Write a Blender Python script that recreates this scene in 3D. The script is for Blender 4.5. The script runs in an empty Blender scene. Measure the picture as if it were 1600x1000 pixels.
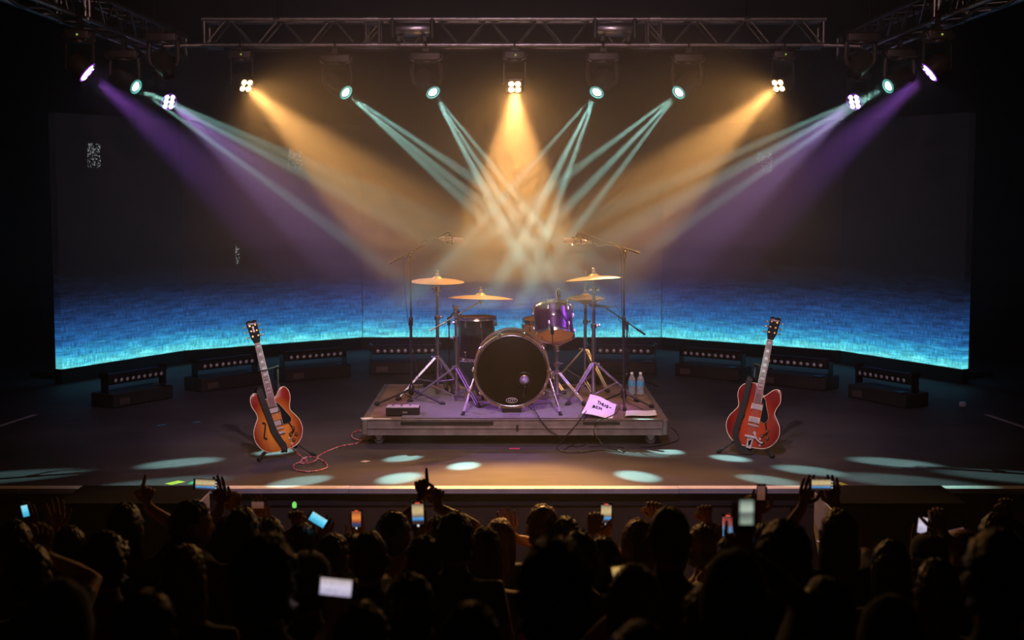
import bpy, bmesh, math, random
from mathutils import Vector, Matrix, Euler, noise as mnoise
PI = math.pi
R = math.radians
scene = bpy.context.scene
col = scene.collection

# ------------------------------------------------------------------ camera
CAM_Z, TILT, FPX = 2.1, R(5.4), 2222.0
cd = bpy.data.cameras.new('camera')
cam = bpy.data.objects.new('camera', cd)
col.objects.link(cam)
cam.location = (0, 0, CAM_Z)
cam.rotation_euler = (PI/2 - TILT, 0, 0)
cd.sensor_width = 36
cd.lens = 50
cd.clip_end = 200
cd.dof.use_dof = True
cd.dof.focus_distance = 11.0
cd.dof.aperture_fstop = 1.9
scene.camera = cam

# ------------------------------------------------------------------ world
w = bpy.data.worlds.new('dark_hall')
scene.world = w
w.use_nodes = True
w.node_tree.nodes['Background'].inputs[0].default_value = (0.9, 0.55, 0.5, 1)
w.node_tree.nodes['Background'].inputs[1].default_value = 0.0012

vs = scene.view_settings
vs.view_transform = 'Standard'
vs.look = 'None'
vs.gamma = 1.0
vs.use_curve_mapping = False
vs.exposure = 0.0
cy = scene.cycles
cy.use_denoising = True
cy.use_adaptive_sampling = True
cy.adaptive_threshold = 0.03
cy.adaptive_min_samples = 28
cy.volume_bounces = 0
cy.use_light_tree = True
cy.max_bounces = 3
cy.transparent_max_bounces = 40
cy.diffuse_bounces = 2
cy.glossy_bounces = 3
cy.transmission_bounces = 6
cy.sample_clamp_indirect = 4

# ------------------------------------------------------------------ projection: a point of the place from where it shows
def ray(px, py):
    u = (px - 800) / FPX
    v = (500 - py) / FPX
    c, s = math.cos(TILT), math.sin(TILT)
    return Vector((u, c + v*s, -s + v*c))
def at(px, py, Y):
    d = ray(px, py)
    return Vector((0, 0, CAM_Z)) + d * (Y / d.y)
def atz(px, py, z):
    d = ray(px, py)
    return Vector((0, 0, CAM_Z)) + d * ((z - CAM_Z) / d.z)

# ------------------------------------------------------------------ stage lights (each sits in the lens of a fixture built below)
TEAL = (0.46, 1.0, 0.85)
AMBER = (1.0, 0.47, 0.13)
PURPLE = (0.52, 0.16, 1.0)
LAVENDER = (0.62, 0.36, 1.0)
def spot(name, loc, target, power, color, size, blend, radius):
    ld = bpy.data.lights.new(name, 'SPOT')
    ld.energy = power
    ld.color = color
    ld.spot_size = R(size)
    ld.spot_blend = blend
    ld.shadow_soft_size = radius
    o = bpy.data.objects.new(name, ld)
    col.objects.link(o)
    o.location = loc
    o.rotation_euler = (Vector(target) - Vector(loc)).to_track_quat('-Z', 'Y').to_euler()
    return o

Y_TRUSS = 13.5
AMBER_POS = [at(386, 135, Y_TRUSS), at(804, 137, Y_TRUSS), at(1215, 135, Y_TRUSS)]
AMBER_AIM = [Vector((1.45, 9.2, -0.15)), Vector((0.03, 9.1, 0)), Vector((-1.45, 9.2, -0.15))]
TEAL_POS = [at(541, 145, Y_TRUSS), at(677, 145, Y_TRUSS), at(932, 145, Y_TRUSS), at(1060, 145, Y_TRUSS),
            at(213, 136, 13.35), at(1387, 135, 13.35)]
PURPLE_POS = [at(139, 115, 11.9), at(1450, 115, 11.9), at(265, 160, 15.6), at(1334, 160, 15.6)]
PURPLE_AIM = [Vector((-0.2, 12.0, 0.2)), Vector((0.2, 12.0, 0.2)), Vector((0.5, 11.0, 0.2)), Vector((-0.5, 11.0, 0.2))]
# floor pools of the gobo shafts of every teal beam light, in picture order
TEAL_AIM = [
    [(1395, 723), (1198, 750), (1262, 735)],
    [(995, 744), (1140, 716), (1040, 705)],
    [(625, 747), (430, 706), (725, 728)],
    [(285, 723), (630, 716), (470, 752)],
    [(1412, 752), (1000, 708), (1590, 745)],
    [(250, 757), (560, 700), (10, 745)],
]
TEAL_AXIS = []
for P, aims in zip(TEAL_POS, TEAL_AIM):
    pts = [atz(a, b, 0.0) for a, b in aims]
    c = sum(pts, Vector()) / len(pts)
    TEAL_AXIS.append((c - P).normalized())
for i, (P, T) in enumerate(zip(AMBER_POS, AMBER_AIM)):
    d = (T - P).normalized()
    spot('amber_wash_light', P + d*0.05, T, (2400, 2900, 2400)[i], AMBER, (22, 28, 22)[i], 0.6, 0.045)
    spot('amber_spill_light', P + d*0.05, T, 150, AMBER, 95, 1.0, 0.045)
for i, (P, aims) in enumerate(zip(TEAL_POS, TEAL_AIM)):
    for k, (a, b) in enumerate(aims):
        T = atz(a, b, 0.0)
        d = (T - P).normalized()
        spot('gobo_shaft_light', P + d*0.06, T, (9000 if i < 4 else 7000), TEAL, (4.0, 3.3, 3.6)[k], 0.8, 0.014)
for i, (P, T) in enumerate(zip(PURPLE_POS, PURPLE_AIM)):
    d = (T - P).normalized()
    spot('purple_wash_light', P + d*0.06, T, (700, 700, 1250, 1250)[i], (PURPLE if i < 2 else LAVENDER), (22, 22, 16, 16)[i], 0.7, 0.05)
# front-of-house lamps hung over the hall: one on each guitar, a soft one on the kit, a wash on the rig
spot('front_key_light', (0.3, 4.0, 6.0), (-1.80, 10.9, 0.52), 1500, (1.0, 0.72, 0.76), 13, 1.0, 0.05)
spot('front_key_light', (-0.3, 4.0, 6.0), (1.91, 11.0, 0.52), 1500, (1.0, 0.72, 0.76), 13, 1.0, 0.05)
spot('front_key_light', (0, 4.0, 6.0), (0, 11.9, 0.85), 1700, (1.0, 0.72, 0.66), 21, 0.8, 0.08)
spot('front_wash_fill', (0, 0.6, 5.7), (0, 13.5, 2.7), 900, (1.0, 0.56, 0.50), 40, 0.5, 0.1)
spot('front_wash_fill', (0, 6.3, 6.4), (0, 12.6, 0.0), 480, (0.85, 0.60, 0.92), 58, 0.6, 0.1)  # added fill that brightens the stage floor, from an unseen front truss
# ------------------------------------------------------------------ mesh helpers
def frame(d):
    d = d.normalized()
    u = Vector((0, 0, 1)) if abs(d.z) < 0.9 else Vector((1, 0, 0))
    a = d.cross(u).normalized()
    return a, a.cross(d).normalized()
class MB:
    def __init__(s):
        s.v = []; s.f = []; s.mi = []; s.cur = 0; s.M = None
    def add(s, vs_, fs):
        b = len(s.v)
        for p in vs_:
            p = Vector(p)
            s.v.append(s.M @ p if s.M else p)
        for f in fs:
            s.f.append([b + i for i in f]); s.mi.append(s.cur)
        return s
    def box(s, c, size, rot=None, taper=1.0):
        x, y, z = (k / 2 for k in size)
        m = Euler(rot).to_matrix() if rot else None
        vs_ = []
        for dz in (-1, 1):
            k = taper if dz > 0 else 1.0
            for dx, dy in ((-1, -1), (1, -1), (1, 1), (-1, 1)):
                p = Vector((dx*x*k, dy*y*k, dz*z))
                vs_.append((m @ p if m else p) + Vector(c))
        return s.add(vs_, [(3, 2, 1, 0), (4, 5, 6, 7), (0, 1, 5, 4), (1, 2, 6, 5), (2, 3, 7, 6), (3, 0, 4, 7)])
    def rbox(s, c, size, b=0.01, rot=None):
        x, y, z = (k / 2 for k in size)
        b = min(b, x*.9, y*.9, z*.9)
        m = Euler(rot).to_matrix() if rot else None
        ol = []
        for cx, cy, a0 in ((x-b, y-b, 0), (-x+b, y-b, 90), (-x+b, -y+b, 180), (x-b, -y+b, 270)):
            for k in range(4):
                a = R(a0 + k*30)
                ol.append((cx, cy, math.cos(a), math.sin(a)))
        vs_ = []
        for (dz, inn) in ((-z, b*.7), (-z+b*.7, 0), (z-b*.7, 0), (z, b*.7)):
            for (cx, cy, ca, sa) in ol:
                r = b - inn
                p = Vector((cx + ca*r, cy + sa*r, dz))
                vs_.append((m @ p if m else p) + Vector(c))
        n = len(ol)
        fs = []
        for k in range(3):
            for i in range(n):
                j = (i+1) % n
                fs.append((k*n+i, k*n+j, (k+1)*n+j, (k+1)*n+i))
        fs.append(tuple(range(n-1, -1, -1)))
        fs.append(tuple(range(3*n, 4*n)))
        return s.add(vs_, fs)
    def cyl(s, a, b, r0, r1=None, n=12, caps=True):
        a, b = Vector(a), Vector(b)
        r1 = r0 if r1 is None else r1
        u, v = frame(b - a)
        vs_ = []
        for c, r in ((a, r0), (b, r1)):
            for i in range(n):
                t = 2*PI*i/n
                vs_.append(c + (u*math.cos(t) + v*math.sin(t)) * r)
        fs = [(i, (i+1) % n, n+(i+1) % n, n+i) for i in range(n)]
        if caps:
            fs += [tuple(range(n-1, -1, -1)), tuple(range(n, 2*n))]
        return s.add(vs_, fs)
    def tube(s, pts, r, n=8, closed=False, flat=None):
        pts = [Vector(p) for p in pts]
        N = len(pts)
        rr = r if isinstance(r, (list, tuple)) else [r]*N
        vs_ = []
        pu = None
        for i, p in enumerate(pts):
            if closed:
                d = pts[(i+1) % N] - pts[i-1]
            else:
                d = pts[min(i+1, N-1)] - pts[max(i-1, 0)]
            d = d.normalized() if d.length > 1e-9 else Vector((0, 0, 1))
            if pu is None:
                pu, _ = frame(d)
            pu = (pu - d*pu.dot(d))
            pu = pu.normalized() if pu.length > 1e-6 else frame(d)[0]
            pv = d.cross(pu)
            for k in range(n):
                t = 2*PI*k/n
                vs_.append(p + pu*(math.cos(t)*rr[i]) + pv*(math.sin(t)*rr[i]))
        fs = []
        for i in range(N if closed else N-1):
            j = (i+1) % N
            for k in range(n):
                l = (k+1) % n
                fs.append((i*n+k, i*n+l, j*n+l, j*n+k))
        if not closed:
            fs += [tuple(range(n-1, -1, -1)), tuple(range((N-1)*n, N*n))]
        return s.add(vs_, fs)
    def lathe(s, prof, o=(0, 0, 0), ax=(0, 0, 1), n=24, cap0=True, cap1=True):
        o = Vector(o); ax = Vector(ax).normalized()
        u, v = frame(ax)
        vs_ = []
        for r, h in prof:
            for i in range(n):
                t = 2*PI*i/n
                vs_.append(o + ax*h + (u*math.cos(t) + v*math.sin(t))*max(r, 1e-4))
        m = len(prof)
        fs = [(k*n+i, k*n+(i+1) % n, (k+1)*n+(i+1) % n, (k+1)*n+i) for k in range(m-1) for i in range(n)]
        if cap0: fs.append(tuple(range(n-1, -1, -1)))
        if cap1: fs.append(tuple(range((m-1)*n, m*n)))
        return s.add(vs_, fs)
    def ring(s, c, ax, Rr, r, n=24, m=6):
        c = Vector(c)
        u, v = frame(Vector(ax))
        return s.tube([c + (u*math.cos(2*PI*i/n) + v*math.sin(2*PI*i/n))*Rr for i in range(n)], r, m, closed=True)
    def ball(s, c, r, nu=10, nv=7, m=None):
        r = (r, r, r) if not isinstance(r, (tuple, list)) else r
        vs_ = []
        for j in range(nv+1):
            ph = -PI/2 + PI*j/nv
            for i in range(nu):
                t = 2*PI*i/nu
                p = Vector((r[0]*math.cos(ph)*math.cos(t), r[1]*math.cos(ph)*math.sin(t), r[2]*math.sin(ph)))
                vs_.append(Vector(c) + (m @ p if m else p))
        fs = [(j*nu+i, j*nu+(i+1) % nu, (j+1)*nu+(i+1) % nu, (j+1)*nu+i) for j in range(nv) for i in range(nu)]
        return s.add(vs_, fs)
    def prism(s, ol, y0, y1):
        """outline in x,z; thickness along y (y0 the front)"""
        n = len(ol)
        vs_ = [(x, y0, z) for x, z in ol] + [(x, y1, z) for x, z in ol]
        fs = [tuple(range(n)), tuple(range(2*n-1, n-1, -1))]
        fs += [(i, n+i, n+(i+1) % n, (i+1) % n) for i in range(n)]
        return s.add(vs_, fs)
    def mesh(s, name):
        me = bpy.data.meshes.new(name)
        me.from_pydata([tuple(p) for p in s.v], [], s.f)
        me.polygons.foreach_set('material_index', s.mi)
        return me
    def build(s, name, mats, parent=None, smooth=40, label=None):
        me = s.mesh(name)
        fix_normals(me)
        return link(name, me, mats, parent, smooth, label)
def fix_normals(me):
    b = bmesh.new(); b.from_mesh(me)
    bmesh.ops.remove_doubles(b, verts=b.verts, dist=1e-6)
    bmesh.ops.recalc_face_normals(b, faces=b.faces)
    b.to_mesh(me); b.free()
def link(name, me, mats, parent=None, smooth=40, label=None):
    if not isinstance(mats, (list, tuple)):
        mats = [mats]
    if not me.materials:
        for m in mats:
            me.materials.append(m)
        if smooth:
            me.polygons.foreach_set('use_smooth', [True]*len(me.polygons))
            if smooth < 180:
                me.set_sharp_from_angle(angle=R(smooth))
    o = bpy.data.objects.new(name, me)
    col.objects.link(o)
    if parent is not None:
        o.parent = parent
    if label:
        o['label'] = label
    return o
def tag(o, label=None, cat=None, group=None, kind=None):
    if label: o['label'] = label
    if cat: o['category'] = cat
    if group: o['group'] = group
    if kind: o['kind'] = kind
    return o
def thing(name, label, cat, loc=(0, 0, 0), rot=(0, 0, 0), group=None):
    o = bpy.data.objects.new(name, None)
    o.empty_display_size = 0.1
    col.objects.link(o)
    o.location = loc
    o.rotation_euler = rot
    return tag(o, label, cat, group)
def copy_tree(o, parent=None):
    c = o.copy()
    col.objects.link(c)
    c.parent = parent
    for ch in o.children:
        copy_tree(ch, c)
    return c
def place(o, loc, rot=(0, 0, 0)):
    o.location = loc
    o.rotation_euler = rot
    return o
def catmull(P, per=8, closed=False):
    P = [Vector(p) for p in P]
    n = len(P)
    out = []
    for i in range(n if closed else n-1):
        p1, p2 = P[i], P[(i+1) % n]
        p0 = P[i-1] if (closed or i > 0) else p1*2 - p2
        p3 = P[(i+2) % n] if (closed or i+2 < n) else p2*2 - p1
        for k in range(per):
            t = k/per
            out.append(0.5*((2*p1) + (p2-p0)*t + (2*p0-5*p1+4*p2-p3)*t*t + (3*p1-p0-3*p2+p3)*t**3))
    if not closed:
        out.append(P[-1].copy())
    return out
def text_mesh(body, size, extrude=0.0005, shear=0.0, align='CENTER'):
    c = bpy.data.curves.new('lettering', 'FONT')
    c.body = body; c.size = size; c.extrude = extrude; c.shear = shear
    c.align_x = align; c.align_y = 'CENTER'
    c.resolution_u = 3
    o = bpy.data.objects.new('lettering', c)
    col.objects.link(o)
    dg = bpy.context.evaluated_depsgraph_get()
    me = bpy.data.meshes.new_from_object(o.evaluated_get(dg))
    bpy.data.objects.remove(o)
    return me

# ------------------------------------------------------------------ materials
def mat(name, color, rough=0.5, metal=0.0, emit=None, estr=0.0, var=0.15, scale=12.0, bump=0.0, coat=0.0, sheen=0.0, spec=0.5):
    m = bpy.data.materials.new(name)
    m.use_nodes = True
    nt = m.node_tree
    b = nt.nodes['Principled BSDF']
    b.inputs['Roughness'].default_value = rough
    b.inputs['Metallic'].default_value = metal
    b.inputs['Coat Weight'].default_value = coat
    b.inputs['Sheen Weight'].default_value = sheen
    b.inputs['Specular IOR Level'].default_value = spec
    tc = nt.nodes.new('ShaderNodeTexCoord')
    nz = nt.nodes.new('ShaderNodeTexNoise')
    nz.inputs['Scale'].default_value = scale
    nz.inputs['Detail'].default_value = 4
    nt.links.new(tc.outputs['Object'], nz.inputs['Vector'])
    mr = nt.nodes.new('ShaderNodeMapRange')
    mr.inputs['From Min'].default_value = 0.3
    mr.inputs['From Max'].default_value = 0.7
    mr.inputs['To Min'].default_value = 1 - var
    mr.inputs['To Max'].default_value = 1 + var
    nt.links.new(nz.outputs['Fac'], mr.inputs['Value'])
    mx = nt.nodes.new('ShaderNodeVectorMath')
    mx.operation = 'SCALE'
    mx.inputs[0].default_value = color
    nt.links.new(mr.outputs[0], mx.inputs['Scale'])
    nt.links.new(mx.outputs[0], b.inputs['Base Color'])
    if bump:
        bp = nt.nodes.new('ShaderNodeBump')
        bp.inputs['Strength'].default_value = bump
        bp.inputs['Distance'].default_value = 0.01
        nt.links.new(nz.outputs['Fac'], bp.inputs['Height'])
        nt.links.new(bp.outputs[0], b.inputs['Normal'])
    if emit:
        b.inputs['Emission Color'].default_value = (*emit, 1)
        b.inputs['Emission Strength'].default_value = estr
        m.cycles.emission_sampling = 'NONE'      # tiny lamps: the spot in the lens does the lighting
    return m
BLACKM = mat('black_powdercoat', (0.012, 0.012, 0.013), 0.45)
BLACKP = mat('black_plastic', (0.010, 0.010, 0.011), 0.38)
RUBBER = mat('black_rubber', (0.012, 0.012, 0.012), 0.8)
CHROME = mat('chrome', (0.74, 0.74, 0.76), 0.22, 1.0, var=0.05)
STEEL = mat('brushed_steel', (0.55, 0.55, 0.57), 0.32, 1.0, var=0.12, scale=30)
ALU = mat('truss_aluminium', (0.42, 0.41, 0.42), 0.38, 1.0, var=0.2, scale=20)
BRONZE = mat('cymbal_bronze', (0.95, 0.68, 0.28), 0.42, 0.55, var=0.12, scale=6)
GOLD = mat('gold_hardware', (0.8, 0.55, 0.2), 0.3, 1.0)
FELT = mat('felt_washer', (0.30, 0.28, 0.27), 0.95)
CREAM = mat('cream_binding', (0.75, 0.66, 0.48), 0.4)
CABLE = mat('black_cable_jacket', (0.018, 0.018, 0.018), 0.5)
# ------------------------------------------------------------------ the setting
def floor_mat():
    m = mat('stage_vinyl', (0.066, 0.056, 0.066), 0.55, var=0.25, scale=1.3, spec=0.18)
    nt = m.node_tree
    b = nt.nodes['Principled BSDF']
    tc = nt.nodes.new('ShaderNodeTexCoord')
    n2 = nt.nodes.new('ShaderNodeTexNoise')
    n2.inputs['Scale'].default_value = 160
    n2.inputs['Detail'].default_value = 3
    nt.links.new(tc.outputs['Object'], n2.inputs['Vector'])
    # long scuffs along the stage
    mp = nt.nodes.new('ShaderNodeMapping')
    mp.inputs['Scale'].default_value = (1.2, 9, 1)
    nt.links.new(tc.outputs['Object'], mp.inputs['Vector'])
    n3 = nt.nodes.new('ShaderNodeTexNoise')
    n3.inputs['Scale'].default_value = 2.2
    n3.inputs['Detail'].default_value = 6
    nt.links.new(mp.outputs[0], n3.inputs['Vector'])
    mr = nt.nodes.new('ShaderNodeMapRange')
    mr.inputs['To Min'].default_value = 0.55
    mr.inputs['To Max'].default_value = 0.85
    nt.links.new(n3.outputs['Fac'], mr.inputs['Value'])
    nt.links.new(mr.outputs[0], b.inputs['Roughness'])
    bp = nt.nodes.new('ShaderNodeBump')
    bp.inputs['Strength'].default_value = 0.5
    bp.inputs['Distance'].default_value = 0.004
    nt.links.new(n2.outputs['Fac'], bp.inputs['Height'])
    nt.links.new(bp.outputs[0], b.inputs['Normal'])
    return m
FLOOR = floor_mat()
BLACKWALL = mat('black_drape', (0.010, 0.008, 0.009), 0.9, bump=0.3, scale=3)
PITM = mat('dark_plywood', (0.09, 0.062, 0.05), 0.75, var=0.3, scale=4)
def struct(name, mb, m, smooth=0):
    return tag(mb.build(name, m, None, smooth), kind='structure')
FRONT_Y = 9.75
struct('stage_floor', MB().box((0, 14.9, -0.06), (17, 10.3, 0.12)), FLOOR)
mb = MB()
mb.box((0, FRONT_Y + 0.06, -0.74), (17, 0.04, 1.24))
wf = struct('wall_front', mb, PITM)
for i in range(13):
    mb2 = MB(); mb2.box((-7.8 + i*1.3, FRONT_Y + 0.025, -0.71), (1.285, 0.03, 1.20))
    mb2.build('panel', PITM, wf, 0)
# metal nosing along the edge of the stage, in lengths
tr = tag(bpy.data.objects.new('trim_1', None), kind='structure'); col.objects.link(tr)
EDGEM = mat('lamp_whitened_nosing', (0.85, 0.80, 0.78), 0.35, 0.0, var=0.12, scale=8)  # near-white colour stands in for lamplight on the metal strip
for i in range(7):
    x0, x1 = -8.0 + i*2.29, -8.0 + (i+1)*2.29 - 0.004
    MB().box(((x0+x1)/2, FRONT_Y + 0.02 - 0.004*(i % 2), -0.012), (x1-x0, 0.10, 0.034)).build('edge_strip', EDGEM, tr, 0)
# audience floor: flat by the stage, rising towards the back of the hall
GZ = -1.36
def ground(y):
    return GZ if y > 7.5 else GZ + (7.5 - y) * 0.1667
mb = MB()
mb.add([(-9, 7.5, GZ), (9, 7.5, GZ), (9, 9.9, GZ), (-9, 9.9, GZ), (-9, -3, ground(-3)), (9, -3, ground(-3))],
       [(0, 1, 2, 3), (4, 5, 1, 0)])
struct('audience_floor', mb, mat('hall_floor', (0.03, 0.025, 0.024), 0.7))
struct('wall_back', MB().box((0, 19.7, 2.7), (17.4, 0.1, 8.4)), BLACKWALL)
struct('wall_left', MB().box((-8.6, 8.3, 2.7), (0.1, 23, 8.4)), BLACKWALL)
struct('wall_right', MB().box((8.6, 8.3, 2.7), (0.1, 23, 8.4)), BLACKWALL)
struct('ceiling', MB().box((0, 8.3, 6.9), (17.4, 23, 0.1)), BLACKWALL)
struct('wall_hall', MB().box((0, -3.1, 2.7), (17.4, 0.1, 8.4)), BLACKWALL)

# pale strips standing for the platform edges at the wings
LINEM = mat('pale_platform_edge', (0.55, 0.50, 0.55), 0.6)
def floor_strip(name, a, b, wd, m, label, cat, z=0.002, group=None):
    a, b = Vector((*a, 0)), Vector((*b, 0))
    d = (b - a).normalized(); n = Vector((-d.y, d.x, 0)) * wd/2
    mb = MB()
    vs_ = [a-n, b-n, b+n, a+n]
    mb.add([p + Vector((0, 0, 0.0003)) for p in vs_] + [p + Vector((0, 0, z)) for p in vs_],
           [(3, 2, 1, 0), (4, 5, 6, 7), (0, 1, 5, 4), (1, 2, 6, 5), (2, 3, 7, 6), (3, 0, 4, 7)])
    return tag(mb.build(name, m, None, 0), label, cat, group)
def fl(px, py):
    p = atz(px, py, 0); return (p.x, p.y)
floor_strip('floor_tape', fl(-30, 675), fl(55, 648), 0.05, LINEM, 'long pale strip along the platform edge at the left wing of the stage', 'tape')
floor_strip('floor_tape', fl(1541, 648), fl(1640, 681), 0.05, LINEM, 'long pale strip along the platform edge at the right wing of the stage', 'tape')
NEONY = mat('neon_yellow_tape', (0.65, 0.75, 0.06), 0.5)
NEONP = mat('neon_pink_tape', (0.9, 0.05, 0.16), 0.5)
GREENT = mat('green_tape', (0.02, 0.42, 0.2), 0.5)
WHITET = mat('white_tape', (0.7, 0.66, 0.7), 0.5)
BLUET = mat('blue_tape', (0.03, 0.35, 0.6), 0.5)
floor_strip('floor_tape', fl(262, 757), fl(284, 752), 0.07, NEONY, 'neon yellow tape mark beside the green tape near the front edge of the stage', 'tape')
floor_strip('floor_tape', fl(296, 757), fl(304, 752), 0.03, GREENT, 'green tape mark beside the raised phone near the stage edge', 'tape')
floor_strip('floor_tape', fl(1308, 754), fl(1320, 758), 0.05, NEONY, 'neon yellow tape mark at the stage edge right of the phone held in two hands', 'tape')
floor_strip('floor_tape', fl(796, 701), fl(812, 701), 0.035, NEONP, 'short neon pink tape mark in front of the drum riser', 'tape')
floor_strip('floor_tape', fl(567, 722), fl(575, 720), 0.05, WHITET, 'small whitish tape scrap left of the drum riser wheel', 'tape')
floor_strip('floor_tape', fl(246, 665), fl(260, 663), 0.03, BLUET, 'short blue tape mark on the dark floor, the nearer one left of the sunburst guitar', 'tape')
floor_strip('floor_tape', fl(302, 660), fl(313, 659), 0.03, BLUET, 'short blue tape mark on the dark floor, the farther one left of the sunburst guitar', 'tape')
p = atz(1504, 636, 0)
tag(MB().rbox((p.x, p.y, 0.025), (0.06, 0.05, 0.05), 0.012).build('floor_clip', mat('white_plastic', (0.75, 0.75, 0.78), 0.4)),
    'small white block on the dark floor at the right wing', 'block')

# ------------------------------------------------------------------ LED wall
def led_mat():
    m = bpy.data.materials.new('led_screen_picture')
    m.use_nodes = True
    nt = m.node_tree; N = nt.nodes; L = nt.links
    b = N['Principled BSDF']
    b.inputs['Base Color'].default_value = (0.05, 0.043, 0.045, 1)
    b.inputs['Roughness'].default_value = 0.6
    tc = N.new('ShaderNodeTexCoord')
    sp = N.new('ShaderNodeSeparateXYZ'); L.new(tc.outputs['Object'], sp.inputs[0])
    # slow wavering of the colour band
    mp = N.new('ShaderNodeMapping'); mp.inputs['Scale'].default_value = (0.8, 0.8, 7)
    L.new(tc.outputs['Object'], mp.inputs['Vector'])
    nz = N.new('ShaderNodeTexNoise'); nz.inputs['Scale'].default_value = 3.0; nz.inputs['Detail'].default_value = 5
    L.new(mp.outputs[0], nz.inputs['Vector'])
    ma = N.new('ShaderNodeMath'); ma.operation = 'MULTIPLY_ADD'
    ma.inputs[1].default_value = 0.30
    L.new(nz.outputs['Fac'], ma.inputs[0]); L.new(sp.outputs['Z'], ma.inputs[2])
    mr = N.new('ShaderNodeMapRange')
    mr.inputs['From Min'].default_value = 0.15 + 0.15
    mr.inputs['From Max'].default_value = 1.16 + 0.15
    L.new(ma.outputs[0], mr.inputs['Value'])
    cr = N.new('ShaderNodeValToRGB')
    def lin(c): return tuple((x/255/12.92 if x/255 <= .04045 else ((x/255+.055)/1.055)**2.4) for x in c) + (1,)
    stops = [(0.0, (124, 246, 248)), (0.06, (90, 220, 238)), (0.14, (56, 168, 216)), (0.27, (38, 106, 170)), (0.45, (30, 72, 130)),
             (0.60, (22, 44, 84)), (0.78, (13, 20, 38)), (1.0, (7, 7, 10))]
    e = cr.color_ramp.elements
    e[0].position, e[0].color = stops[0][0], lin(stops[0][1])
    e[1].position, e[1].color = stops[-1][0], lin(stops[-1][1])
    for p_, c_ in stops[1:-1]:
        x = e.new(p_); x.color = lin(c_)
    L.new(mr.outputs[0], cr.inputs[0])
    # LED scan pattern: fine vertical threads and broken rows
    def thread(scale, s0, lo, hi):
        mp_ = N.new('ShaderNodeMapping'); mp_.inputs['Scale'].default_value = scale
        L.new(tc.outputs['Object'], mp_.inputs['Vector'])
        n_ = N.new('ShaderNodeTexNoise'); n_.inputs['Scale'].default_value = s0; n_.inputs['Detail'].default_value = 2
        L.new(mp_.outputs[0], n_.inputs['Vector'])
        r_ = N.new('ShaderNodeMapRange'); r_.inputs['From Min'].default_value = 0.32; r_.inputs['From Max'].default_value = 0.68
        r_.inputs['To Min'].default_value = lo; r_.inputs['To Max'].default_value = hi
        L.new(n_.outputs['Fac'], r_.inputs['Value'])
        return r_.outputs[0]
    a1 = thread((50, 1, 7), 1.6, 0.55, 1.45)
    a2 = thread((4, 1, 60), 1.0, 0.65, 1.35)
    a3 = thread((70, 1, 70), 1.0, 0.75, 1.25)
    m1 = N.new('ShaderNodeMath'); m1.operation = 'MULTIPLY'; L.new(a1, m1.inputs[0]); L.new(a2, m1.inputs[1])
    m2 = N.new('ShaderNodeMath'); m2.operation = 'MULTIPLY'; L.new(m1.outputs[0], m2.inputs[0]); L.new(a3, m2.inputs[1])
    L.new(cr.outputs[0], b.inputs['Emission Color'])
    m4 = N.new('ShaderNodeMath'); m4.operation = 'MULTIPLY'; m4.inputs[1].default_value = 0.92; L.new(m2.outputs[0], m4.inputs[0])
    L.new(m4.outputs[0], b.inputs['Emission Strength'])
    return m
LED = led_mat()
ZB, ZT = 0.16, 2.86
led = thing('led_wall', 'wide curved video wall with a glowing blue band along its bottom behind the drum kit', 'screen', (0, 0, 0))
knots = [(-4.77, 14.97), (-3.87, 16.70), (-1.92, 18.19), (1.92, 18.19), (3.87, 16.70), (4.77, 14.97)]
for (x0, y0), (x1, y1) in zip(knots, knots[1:]):
    a, b_ = Vector((x0, y0, 0)), Vector((x1, y1, 0))
    ln = (b_ - a).length
    o = MB().box((0, 0.05, (ZB+ZT)/2), (ln - 0.006, 0.09, ZT-ZB)).build('screen_panel', LED, led, 0)
    o.location = (a + b_)/2
    o.rotation_euler = (0, 0, math.atan2(y1-y0, x1-x0))
    q = MB()
    q.box((0, 0.06, ZB/2), (ln - 0.004, 0.10, ZB - 0.004))
    for k in (-0.36, 0, 0.36):
        q.box((k*ln, 0.22, 1.2), (0.06, 0.05, 2.4))
        q.box((k*ln, 0.45, 0.04), (0.06, 0.55, 0.06))
    f = q.build('support_frame', BLACKM, led, 0)
    f.location = o.location; f.rotation_euler = o.rotation_euler
# stuck LED modules that show white noise
def glitch_mat():
    m = bpy.data.materials.new('stuck_led_module'); m.use_nodes = True
    nt = m.node_tree; N = nt.nodes; L = nt.links
    b = N['Principled BSDF']; b.inputs['Base Color'].default_value = (0.012, 0.012, 0.012, 1)
    tc = N.new('ShaderNodeTexCoord')
    nz = N.new('ShaderNodeTexNoise'); nz.inputs['Scale'].default_value = 85; nz.inputs['Detail'].default_value = 1
    L.new(tc.outputs['Object'], nz.inputs['Vector'])
    mr = N.new('ShaderNodeMapRange'); mr.inputs['From Min'].default_value = 0.56; mr.inputs['From Max'].default_value = 0.66
    L.new(nz.outputs['Fac'], mr.inputs['Value'])
    ml = N.new('ShaderNodeMath'); ml.operation = 'MULTIPLY'; ml.inputs[1].default_value = 0.4
    L.new(mr.outputs[0], ml.inputs[0])
    b.inputs['Emission Color'].default_value = (0.9, 0.95, 1, 1)
    L.new(ml.outputs[0], b.inputs['Emission Strength'])
    m.cycles.emission_sampling = 'NONE'
    return m
GL = glitch_mat()
def on_wall(px, py):
    d = ray(px, py); best = None
    for (x0, y0), (x1, y1) in zip(knots, knots[1:]):
        den = d.x*(y1-y0) - d.y*(x1-x0)
        t = (x0*(y1-y0) - y0*(x1-x0)) / den
        s_ = (d.x*t - x0)/(x1-x0)
        if 0 <= s_ <= 1 and t > 0:
            best = (Vector((0, 0, CAM_Z)) + d*t, math.atan2(y1-y0, x1-x0))
    return best
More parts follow.
